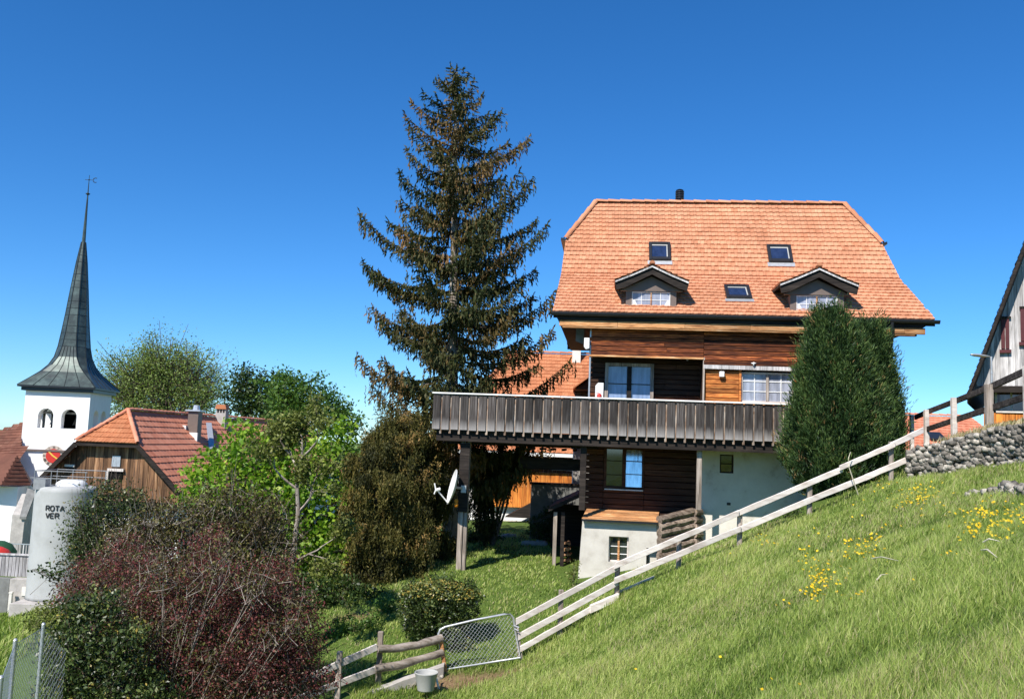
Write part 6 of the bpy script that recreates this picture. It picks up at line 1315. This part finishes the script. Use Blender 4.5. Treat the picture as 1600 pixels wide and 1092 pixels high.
# --- the big spruce
def spruce(name, label, base, top, Lfun, mat, seed, zlow=.10, nper=.30, sprL=.13, sprW=.035, curtain=1.0, twigstep=.11, step=.05, lean=(0, 0), rise=(.62, -.22), trunkr=.24, brown=.5, bend=None, maxn=None):
    r = np.random.default_rng(seed); t = thing(name, label, 'tree', tuple(base)); Hh = top.z - base.z; base = nv3(base); tb = MB(t.location)
    axis_ = lambda z: base + np.array([lean[0] * z / Hh + (bend(z / Hh) if bend else 0), lean[1] * z / Hh, z])
    tb.tube([Vector(axis_(Hh * k / 14)) for k in range(15)], [trunkr * (1 - .93 * k / 14) + .01 for k in range(15)], 9, r=.6)
    tr = tb.build('trunk', M['palebark'], t, smooth=True)
    P = []; D = []; RN = []; tw = MB(t.location); z = Hh * zlow; az = 0.0
    while z < Hh * .985:
        f = z / Hh; nb = 4 if f < .93 else 3
        for b_ in range(nb):
            az = az + 2.399 + r.normal(0, .25); L = Lfun(f, az) * r.uniform(.58, 1.10)
            if r.random() < .12: L *= .55
            if L < .12: continue
            zz = z + r.uniform(-.5, .5) * nper; up0 = lerp(rise[1], rise[0], f) + r.normal(0, .12); tipup = .04 + .15 * r.random()
            dv = np.array([math.cos(az), math.sin(az), 0]); sd_ = np.array([-dv[1], dv[0], 0]); o_ = axis_(zz); n = max(4, int(L / twigstep))
            curve = lambda q: o_ + dv * (L * q) + np.array([0, 0, L * (up0 * q - (.28 * (1 - f)) * math.sin(q * math.pi) * .8 + tipup * q ** 3)]) + sd_ * (.05 * L * math.sin(q * 3 + az))
            pts = [curve(q) for q in np.linspace(0, 1, 7)]; rb = .008 + .009 * L
            tw.tube([Vector(p) for p in pts], [rb * (1 - .85 * q) for q in np.linspace(0, 1, 7)], 4, r=r.random(), cap=False)
            bt = r.normal(.58, .15) + (.22 if r.random() < brown * .35 else 0); bare = .16 if L > 1.2 else .04
            for k in range(n + 1):
                q = bare + (1 - bare) * k / n; p = curve(q); l = (.10 + .34 * min(L, 2.6) * .42 * max(0.0, 1 - q) ** .7 + .10) * r.uniform(.7, 1.3)
                for sg in (-1, 1):
                    dd = dv * .75 + sd_ * sg * r.uniform(.5, .9) + np.array([0, 0, r.normal(-.25 * (1 - f) - .05, .12)]); dd /= np.linalg.norm(dd); m = max(2, int(l / step)); qs = np.arange(m) / m * l
                    pp = p + dd * qs[:, None]; pp[:, 2] -= .35 * qs ** 2
                    P.append(pp); D.append(np.tile(dd, (m, 1)) + np.array([0, 0, -.2])); RN.append(np.full(m, bt) + r.normal(0, .10, m))
                # hanging branchlets
                for _c in range(int(curtain * 2.2 + r.random()) if f < .8 else 1):
                    hl_ = r.uniform(.15, .52) * min(1, L / 1.4) * (1.15 - .5 * f); m = max(3, int(hl_ / step)); qs = np.linspace(0, hl_, m)
                    st = p + sd_ * r.normal(0, .16 * min(L, 1.5)) + np.array([0, 0, -.03]); pp = st + np.array([0, 0, -1.0]) * qs[:, None] + r.normal(0, .018, (m, 3))
                    P.append(pp); D.append(np.tile([0, 0, -1.3], (m, 1)) + dv * .2); RN.append(np.full(m, bt + .10) + r.normal(0, .12, m))
            # upright tip tuft
            m = 6; pp = curve(1.0) + np.linspace(0, .16, m)[:, None] * (dv * .5 + np.array([0, 0, .9])); P.append(pp); D.append(np.tile(dv * .4 + [0, 0, .8], (m, 1))); RN.append(np.full(m, bt))
        z += nper * (1.15 - .55 * f)
    m = 260; q = r.random(m) ** .7; pp = np.array([axis_(Hh * (1 - .09 * a)) for a in q]) + r.normal(0, 1, (m, 3)) * np.stack([.02 + .15 * q, .02 + .15 * q, .03 + 0 * q], 1); P.append(pp); D.append(np.tile([0, 0, .8], (m, 1))); RN.append(r.normal(.35, .12, m))
    P = np.concatenate(P); D = np.concatenate(D); RN = np.clip(np.concatenate(RN), 0, 1)
    if maxn and len(P) > maxn: kk = r.random(len(P)) < maxn / len(P); P, D, RN = P[kk], D[kk], RN[kk]
    leaves('crown', P, sprL, sprW, M[mat], t, RN, D, .42); tw.build('branch', M['twigbark'], t); print(name, len(P)); return t
SY = 27.0; k_ = SY / 1400
top_ = R(713, 114, SY); b0 = R(706, 800, SY); sb_ = Vector((b0.x, SY, hz(b0.x, SY) - .1))
top_.y = SY
Lp = [(0, 60), (.10, 100), (.18, 135), (.30, 170), (.38, 182), (.48, 178), (.58, 160), (.66, 132), (.74, 108), (.80, 95), (.86, 80), (.91, 66), (.95, 42), (.975, 24), (1.0, 9)]
def Lspr(f, az): return float(np.interp(f, [a for a, _ in Lp], [b for _, b in Lp])) * k_ * (1 + .08 * math.cos(az * 1.0) * (1 if f > .35 else .6))
spruce('spruce', 'tall dark spruce with drooping branchlets and bare patches beside the chalet balcony', sb_, top_, Lspr, 'needle', 3, .16, .42, .15, .048, curtain=1.4, twigstep=.10, rise=(.46, -.28), lean=(top_.x - sb_.x, 0), trunkr=.24, maxn=480000)
# --- drooping conifer lower left of it
b0 = R(588, 930, 24.6); b0 = Vector((b0.x, 24.6, hz(b0.x, 24.6))); tp_ = R(625, 645, 24.6)
Lq = [(0, 70), (.12, 100), (.3, 112), (.5, 105), (.7, 85), (.85, 60), (.95, 38), (1, 14)]
spruce('weeping_conifer', 'shaggy olive-brown conifer with hanging branchlets left of the dish, below the spruce', b0, tp_, lambda f, az: float(np.interp(f, [a for a, _ in Lq], [b for _, b in Lq])) * 20.0 / 1400 * (1 + .15 * math.cos(az)), 'needle_olive', 11, .12, .22, .085, .026, curtain=1.4, twigstep=.09, step=.045, lean=(tp_.x - b0.x, 0), rise=(.45, .05), trunkr=.11, bend=lambda f: -.12 * math.sin(f * 3.1), maxn=130000, brown=.8)
def drape(name, label, cat, basept, blobs, mat, n, L, Wd, hang=(.15, .5), seed=1, group=None):
    r = np.random.default_rng(seed); t = thing(name, label, cat, tuple(basept), group=group); P = []; RN = []; CC = []; BI = []
    tot = sum(b[1] ** 2 for b in blobs)
    for bi, (c, rr_) in enumerate(blobs):
        c = nv3(c); nc = max(6, int(26 * rr_ ** 2 / .4)); d = unit(r.normal(size=(nc, 3))); cc = c + d * rr_ * r.uniform(.35, 1.05, (nc, 1)); CC.append(cc); BI += [bi] * nc; tint = r.normal(.42, .16, nc)
        for k in range(int(n * rr_ ** 2 / tot / 10)):
            i = r.integers(nc); m = 10; st = cc[i] + r.normal(0, .10, 3) * [1, 1, .6]; q = np.linspace(0, r.uniform(*hang), m)[:, None]; sw = r.normal(0, .12, 3) * [1, 1, 0]
            P.append(st + np.array([0, 0, -1.]) * q + sw * q + r.normal(0, .018, (m, 3))); RN.append(tint[i] + r.normal(0, .11, m))
    P = np.concatenate(P); leaves('foliage', P, L, Wd, M[mat], t, np.clip(np.concatenate(RN), 0, 1), np.tile([0, 0, -1.0], (len(P), 1)), .5)
    stems('branch', 'twigbark', t, basept, blobs, np.concatenate(CC), np.array(BI), .05, .006, .35, .1); return t
b0 = R(592, 930, 23.4); b0 = Vector((b0.x, 23.4, hz(b0.x, 23.4)))
drape('shaggy_yew', 'dense shaggy olive-brown evergreen mass hanging between the maple and the balcony post', 'evergreen tree', b0, pxblobs([(598, 700, 38, .8), (640, 685, 34, 1.2), (670, 715, 34, 2.2), (585, 760, 42), (630, 765, 44, .8), (680, 780, 38, 2.4), (590, 830, 48), (638, 840, 46, .6), (690, 850, 34, 2.4), (570, 885, 40), (625, 895, 38, .2), (672, 895, 30, 2), (560, 715, 24), (655, 660, 18, 1.5), (610, 665, 22, 1), (555, 800, 30), (600, 925, 26, -.4), (560, 925, 26, -.4), (650, 915, 24, .4)], 23.4), 'needle_olive', 170000, .085, .026, (.15, .55), 31)
shrub('shade_filler_shrub', 'dark shrubbery added to deepen the shade at the foot of the maple and shaggy evergreen', 'bush', Vector((R(520, 940, 22).x, 22, hz(R(520, 940, 22).x, 22))), pxblobs([(492, 925, 36), (535, 930, 32), (575, 938, 22), (470, 950, 26), (510, 955, 16)], 22), 'darkleaf', .08, .05, 26, 12, .09, r0=.015, rtwig=.005, frac=.3)  # added filler, put in to darken the band below the trees
b0 = R(770, 860, 27.5); b0 = Vector((b0.x, 27.5, hz(b0.x, 27.5)))
drape('shaggy_yew', 'ragged dark evergreen hanging in front of the orange boards right of the balcony post', 'evergreen tree', b0, pxblobs([(760, 725, 26), (790, 715, 26), (820, 712, 20), (758, 790, 26), (775, 765, 16), (745, 765, 20), (795, 745, 10), (760, 815, 20), (742, 700, 18), (805, 735, 12)], 27.5), 'needle', 15000, .10, .032, (.15, .5), 33)
# --- thuja by the house
def thuja(name, label, cx, Y, rows, n, seed, base_py, group=None):
    r = np.random.default_rng(seed); b0 = R(cx, base_py, Y); b0 = Vector((b0.x, Y, min(b0.z, hz(b0.x, Y)))); t = thing(name, label, 'conifer', tuple(b0), group=group)
    ys = [a for a, _, _ in rows]; m = n // 14; py = r.uniform(ys[0], ys[-1], m * 3); l_ = np.interp(py, ys, [a for _, a, _ in rows]); r_ = np.interp(py, ys, [a for _, _, a in rows]); keep = r.random(len(py)) < (r_ - l_ + 12) / max(r_[-1] - l_[-1], (r_ - l_).max()); py, l_, r_ = py[keep][:m], l_[keep][:m], r_[keep][:m]; m = len(py)
    zc = np.array([R(cx, a, Y).z for a in py]); xa = np.array([R(a, b_, Y).x for a, b_ in zip(l_, py)]); xb = np.array([R(a, b_, Y).x for a, b_ in zip(r_, py)]); cxx = (xa + xb) / 2; hw = (xb - xa) / 2
    az = r.uniform(0, 2 * np.pi, m); lump = .97 + .11 * np.sin(az * 5 + zc * 2.6) + .09 * np.sin(az * 9 - zc * 5.1) + .04 * np.sin(az * 17 + zc * 9); rad_ = hw * lump * r.uniform(.62, 1.0, m) ** .5
    C0 = np.stack([cxx + np.cos(az) * rad_, Y + np.sin(az) * rad_ * .9, zc], 1); out = np.stack([np.cos(az), np.sin(az), 0 * az], 1)
    j = 14; q = np.tile(np.arange(j) / j, m)[:, None]; dirn = np.repeat(out * .45 + [0, 0, .85] + r.normal(0, .20, (m, 3)), j, 0); P = np.repeat(C0, j, 0) + dirn * q * np.repeat(r.uniform(.16, .52, (m, 1)), j, 0) + r.normal(0, .035, (m * j, 3)); tin = np.repeat(r.normal(.42, .15, m) + .16 * np.sin(az * 5 + zc * 2.6), j) + .22 * (q[:, 0] - .5) + r.normal(0, .09, m * j)  # tin paints hollows darker, bulges and spray tips lighter, as if lit
    tin = np.where(np.repeat(r.random(m) < .015, j), 1.0, tin)
    leaves('foliage', P, .11, .019, M['thuja'], t, np.clip(tin, 0, 1), dirn, .35)
    tk = MB(t.location); tz = R(cx, ys[0], Y).z; tk.tube([b0, Vector((cxx.mean(), Y, lerp(b0.z, tz, .5))), Vector(((xa[py.argmin()] + xb[py.argmin()]) / 2, Y, tz - .1))], [.13, .08, .015], 8)
    for _ in range(70):
        i = r.integers(m); e = Vector(C0[i]); s_ = Vector((cxx[i], Y, max(b0.z + .1, e.z - .7))); tk.tube([s_, s_.lerp(e, .6), e], [.025, .016, .006], 4, cap=False)
    tk.build('trunk', M['bark'], t)
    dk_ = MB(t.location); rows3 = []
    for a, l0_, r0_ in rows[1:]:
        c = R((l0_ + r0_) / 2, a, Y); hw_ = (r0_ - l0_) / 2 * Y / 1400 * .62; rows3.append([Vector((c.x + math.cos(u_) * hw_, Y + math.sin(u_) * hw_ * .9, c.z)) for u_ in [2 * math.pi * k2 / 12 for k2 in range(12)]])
    dk_.grid(rows3, .3, closed=True); dk_.build('shade_core', M['shadecore'], t); return t  # near-black hull stands in for the shade inside the crown
M['shadecore'] = plain('painted_crown_shade', (.010, .014, .007), 1, 8, .4, spec=0)
thuja('thuja', 'large dense dark green thuja covering the right end of the chalet', 1300, 21.2, [(492, 1288, 1300), (508, 1278, 1316), (530, 1271, 1330), (565, 1262, 1344), (600, 1254, 1356), (650, 1243, 1374), (700, 1236, 1384), (735, 1237, 1386), (757, 1248, 1380), (778, 1268, 1366)], 185000, 5, 775)
thuja('thuja', 'narrower second thuja growing behind the right shoulder of the large one', 1368, 21.9, [(512, 1358, 1366), (535, 1338, 1376), (570, 1332, 1386), (620, 1330, 1394), (680, 1328, 1404), (740, 1332, 1403), (772, 1342, 1395)], 85000, 6, 770)

# --- broadleaf trees and bushes
Yg = 20.0
b0 = Gr(345, 1000, 12, 26); b0 = R(430, 960, 24); b0 = Vector((b0.x, 24, hz(b0.x, 24)))
shrub('maple', 'bright yellow-green maple in fresh leaf in front of the barn roof', 'tree', b0, pxblobs([(398, 715, 52), (352, 770, 50), (440, 690, 34), (420, 775, 58), (315, 765, 36), (478, 735, 50), (525, 690, 38, 1), (545, 745, 30, 1), (380, 830, 60), (490, 800, 62), (440, 870, 60), (530, 850, 52), (380, 680, 22), (335, 725, 24), (475, 905, 46, .5), (525, 905, 38, .8)], 24), 'maple', .125, .10, 8.5, 14, .16, r0=.05, rtwig=.007, frac=.4, extra=.1, shell=(.45, 1.0), tint=.2)
b0 = R(460, 965, 18.5); b0 = Vector((b0.x, 18.5, hz(b0.x, 18.5) - .1)); t = thing('fruit_tree', 'thin grey-barked tree with sparse small olive leaves before the maple', 'tree', tuple(b0))
def grow(mb, p, d, L, r_, depth, tips, rs, spread_=.55, up=.12, minr=.004, taper=.68, nseg=3):
    pts = [p]; q = p
    for k in range(nseg):
        d = (d + Vector(rs.normal(0, .12, 3)) + Vector((0, 0, up * .3))).normalized(); q = q + d * (L / nseg); pts.append(q)
    rr2 = [max(minr, r_ * (1 - (1 - taper) * k / nseg)) for k in range(nseg + 1)]; mb.tube(pts, rr2, 6 if r_ > .03 else 4, cap=False)
    if depth <= 1: tips += [tuple(x) for x in pts[1:]]
    if depth == 0: return
    for k in range(rs.integers(2, 4) + (1 if depth < 3 else 0)):
        nd = (d + Vector(rs.normal(0, spread_, 3)) + Vector((0, 0, up))).normalized(); st = pts[-1] if k == 0 else pts[rs.integers(1, len(pts))]; grow(mb, st, nd, L * rs.uniform(.62, .85), r_ * taper * rs.uniform(.65, .95), depth - 1, tips, rs, spread_, up, minr, taper, nseg)
rs = np.random.default_rng(21); mb = MB(t.location); tips = []; A = R(456, 880, 18.5); B2 = R(466, 800, 18.5); B3 = R(463, 728, 18.5)
mb.tube([b0, R(452, 905, 18.5), A, B2, B3], [.085, .075, .06, .048, .035], 8)
for st, dd, L in ((B3, (-.5, .1, .8), .55), (B3, (.45, -.1, .85), .6), (B3, (0, .3, 1), .55), (B2, (.6, -.2, .6), .55), (B2.lerp(B3, .5), (-.7, .2, .5), .6), (A, (-.8, -.2, .45), .5), (A, (.7, .2, .5), .55)): grow(mb, st, Vector(dd).normalized(), L, .028, 3, tips, rs, .5, .12, .0035)
for a, b2, r2_ in (((452, 905), (432, 858), .035), ((432, 858), (414, 855), .02), ((449, 960), (430, 946), .02), ((455, 965), (472, 930), .02), ((470, 975), (474, 905), .022)): mb.tube([R(*a, 18.5), R(*b2, 18.3)], [r2_, r2_ * .5], 6)
mb.build('trunk', M['palebark'], t)
T_ = np.array(tips); idx = rng.integers(0, len(T_), 9000); leaves('crown', T_[idx] + rng.normal(0, .075, (9000, 3)), .075, .045, M['olive_leaf'], t, np.clip(rng.normal(.55, .2, 9000), 0, 1))
# purple bush mass, with brownish taller growth behind it
b0 = Vector((R(330, 1040, 13.5).x, 13.5, hz(R(330, 1040, 13.5).x, 13.5)))
shrub('barberry', 'wide dark purple-red barberry bush filling the lower left foreground', 'bush', b0, pxblobs([(285, 1000, 88), (380, 1020, 92), (430, 990, 62), (330, 930, 62), (215, 985, 62), (420, 1065, 70), (300, 1085, 80), (445, 940, 40), (250, 915, 58), (400, 930, 50), (200, 1060, 50), (455, 1030, 34), (150, 905, 34), (470, 1075, 26), (330, 860, 34, .5), (200, 880, 40, .5), (440, 900, 24), (110, 925, 22), (488, 1010, 20), (505, 1055, 18), (485, 965, 14)], 13.5), 'purple', .040, .020, 72, 16, .08, smat='twigbark', r0=.014, rtwig=.0026, frac=.7, extra=.2, shell=(.4, 1.12), tint=.24, rand=.8, flat=.9)
b0 = Vector((R(300, 950, 15.5).x, 15.5, hz(R(300, 950, 15.5).x, 15.5)))
shrub('twiggy_shrub', 'tall twiggy brown-olive shrub behind the purple bush', 'bush', b0, pxblobs([(260, 860, 62), (325, 850, 60), (385, 850, 62), (205, 860, 45), (300, 805, 44), (370, 800, 46), (430, 860, 48), (160, 885, 32), (340, 910, 60), (420, 800, 30), (250, 815, 34)], 15.5), 'brownleaf', .055, .028, 40, 15, .085, smat='palebark', r0=.014, rtwig=.004, frac=.5, extra=.25, shell=(.4, 1.1), tint=.24, flat=.9, rand=.7)
b0 = Vector((R(250, 1040, 12.9).x, 12.9, hz(R(250, 1040, 12.9).x, 12.9)))
shrub('twiggy_shrub', 'sparse olive and brown leaved shoots pushing up through the purple bush', 'bush', b0, pxblobs([(190, 945, 34), (255, 890, 36), (340, 880, 34), (240, 990, 30), (400, 905, 30), (300, 945, 24), (330, 1030, 22), (150, 930, 24), (460, 960, 20), (420, 985, 20)], 12.9), 'brownleaf', .048, .024, 34, 9, .08, smat='palebark', r0=.010, rtwig=.003, frac=.7, extra=.2, shell=(.3, 1.2), tint=.28, flat=.9, rand=.8)
b0 = Vector((R(190, 900, 16.5).x, 16.5, hz(R(190, 900, 16.5).x, 16.5)))
shrub('privet', 'dark green privet bush overlapping the right side of the tank', 'bush', b0, pxblobs([(182, 790, 34), (150, 820, 34), (205, 825, 34), (165, 860, 40), (215, 790, 22), (134, 795, 22), (124, 835, 26), (122, 868, 22), (160, 770, 20), (140, 850, 26), (230, 840, 26), (190, 900, 40)], 16.5), 'laurel', .055, .028, 42, 15, .08, r0=.014, rtwig=.004, frac=.5, extra=.35, shell=(.4, 1.05), tint=.18)
shrub('overhanging_spray', 'thin leafy spray reaching over the lower part of the tank', 'branch', R(135, 930, 14.5), pxblobs([(72, 898, 14), (90, 903, 13), (105, 890, 11), (122, 905, 14), (118, 872, 9), (62, 890, 6)], 14.5), 'darkleaf', .055, .035, 60, 5, .05, r0=.006, rtwig=.003, frac=.6, extra=.1, shell=(.3, 1.1))
b0 = Vector((R(130, 1040, 12.4).x, 12.4, hz(R(130, 1040, 12.4).x, 12.4)))
shrub('laurel_bush', 'glossy dark green laurel bush behind the chain-link fence', 'bush', b0, pxblobs([(135, 985, 46), (110, 1040, 44), (170, 1040, 56), (215, 1085, 56), (150, 1090, 50), (90, 1085, 34), (200, 1000, 36), (120, 950, 26), (160, 945, 26), (85, 1000, 26)], 12.4), 'laurel', .060, .030, 60, 12, .06, r0=.014, rtwig=.004, frac=.3, extra=.1, tint=.2)
shrub('scrub', 'low yellowish green scrub growing against the concrete wall below the tank', 'bush', R(100, 960, 19), pxblobs([(100, 940, 22), (72, 955, 16), (130, 925, 20), (60, 975, 20), (95, 975, 26)], 19), 'olive_leaf', .06, .03, 34, 12, .07, r0=.01, rtwig=.004, frac=.3)
# round bush by the gate
b0 = Gr(690, 1000, 15, 24)
t = shrub('round_bush', 'round clipped evergreen bush with yellowish shoots behind the wire gate', 'bush', b0, pxblobs([(684, 948, 44), (655, 950, 36), (718, 945, 34), (685, 925, 30), (690, 975, 34), (645, 930, 24), (730, 925, 20), (655, 970, 26), (712, 1005, 24, -.3), (700, 1025, 18, -.4)], 19.3), 'laurel', .058, .030, 60, 15, .055, r0=.018, rtwig=.004, frac=.2, extra=.0, shell=(.45, 1.0), tint=.16)
m = 1500; d = unit(rng.normal(size=(m, 3))); d[:, 2] = np.abs(d[:, 2]) + .3; cpt = nv3(R(686, 938, 19.2)); leaves('new_shoot', cpt + unit(d) * np.array([.86, .6, .42]) * rng.uniform(.9, 1.05, (m, 1)), .06, .028, M['laurel'], t, np.clip(rng.normal(.88, .12, m), 0, 1))
# low plants in the garden
for (px, py, Y, bl, mt, nm, lab, cat) in (
    (545, 975, 20, [(520, 985, 18), (550, 975, 20), (580, 968, 16), (500, 1000, 14), (535, 1000, 18)], 'midgreen', 'ground_plant', 'patch of low bright green plants left of the round bush', 'plant'),
    (605, 955, 21, [(600, 945, 14), (610, 958, 14)], 'midgreen', 'ground_plant', 'small upright green plant beneath the shaggy conifer', 'plant'),
    (898, 905, 22.6, [(896, 893, 8), (898, 882, 6), (893, 903, 7)], 'olive_leaf', 'corner_plant', 'pale yellowish plant at the foot of the cream porch', 'plant'),
    (1240, 800, 19.9, [(1232, 806, 9), (1248, 798, 8), (1218, 816, 8), (1200, 824, 7)], 'darkleaf', 'wall_plant', 'dark leafy weeds between the rail fence and the white wall', 'plant'),
    (860, 830, 28.6, [(845, 815, 16), (862, 800, 12), (835, 830, 14), (855, 835, 16)], 'darkleaf', 'ivy', 'dark ivy growing over the shaded block wall', 'ivy'),
    (770, 850, 29, [(745, 850, 20), (775, 845, 16), (755, 815, 18), (728, 840, 18), (740, 870, 16), (785, 862, 14), (812, 850, 14)], 'darkleaf', 'shade_shrub', 'dark green shrub below the farmhouse, behind the balcony post, with clumps added to deepen the shade', 'bush')):  # shade_shrub: some of its dark clumps are added to deepen the shade
    b0 = R(px, py, Y); b0 = Vector((b0.x, Y, min(b0.z, hz(b0.x, Y)))); shrub(nm, lab, cat, b0, pxblobs(bl, Y), mt, .06, .03, 50, 12, .05, r0=.008, rtwig=.003, frac=.2)
# pale garden stones in the shade
Cn = [];
for k, (px, py) in enumerate([(822, 852), (832, 850), (843, 853), (868, 853), (848, 845), (790, 837), (775, 835), (765, 838), (800, 833)]):
    g = R(px, py, 28 + (k > 4) * 1.5); t = MB(g); tt = stones('garden_stone', M['concrete'], None, np.zeros((1, 3)), np.array([[.16, .12, .09]])); tt.location = (g.x, g.y, hz(g.x, g.y) + .05); tag(tt, 'pale stone block lying in the shaded garden below the farmhouse', 'stone', 'pale stones lying in the shaded garden')
# far trees
def far_tree(label, px, pyb, Y, blobs, mat, leafL, per_area, lp, sig, seed, frac=.8, extra=.1, rt=.02, r0=.15, shell=(.3, 1.05), smat='bark'):
    b0 = R(px, pyb, Y); return shrub('broadleaf_tree', label, 'tree', b0, pxblobs(blobs, Y), mat, leafL, leafL * .6, per_area, lp, sig, smat=smat, r0=r0, rtwig=rt, frac=frac, extra=extra, shell=shell, group='trees behind the barn', crown='crown', stem='trunk')
far_tree('large round budding tree with thin see-through crown right of the church tower', 258, 690, 85, [(258, 590, 66), (208, 590, 54), (305, 592, 52), (255, 560, 46), (185, 605, 44), (330, 612, 34), (225, 570, 36), (290, 570, 36), (255, 630, 60), (310, 635, 40), (205, 635, 44)], 'farleaf', .18, .85, 28, .6, 1, frac=1.0, extra=.12, rt=.035, r0=.22)
far_tree('dense dark green tree between the round tree and the bright green one', 392, 690, 70, [(392, 610, 34), (385, 590, 20), (410, 625, 34), (375, 635, 26), (420, 650, 36)], 'darkleaf', .26, 1.6, 22, .4, 2, frac=.2)
far_tree('mid-green broadleaf tree rising behind the maple', 470, 690, 62, [(455, 610, 30), (490, 615, 30), (430, 600, 22), (515, 635, 26), (475, 645, 40), (535, 650, 20), (440, 640, 30), (545, 665, 24)], 'midgreen', .24, 2.0, 22, .36, 3, frac=.2)
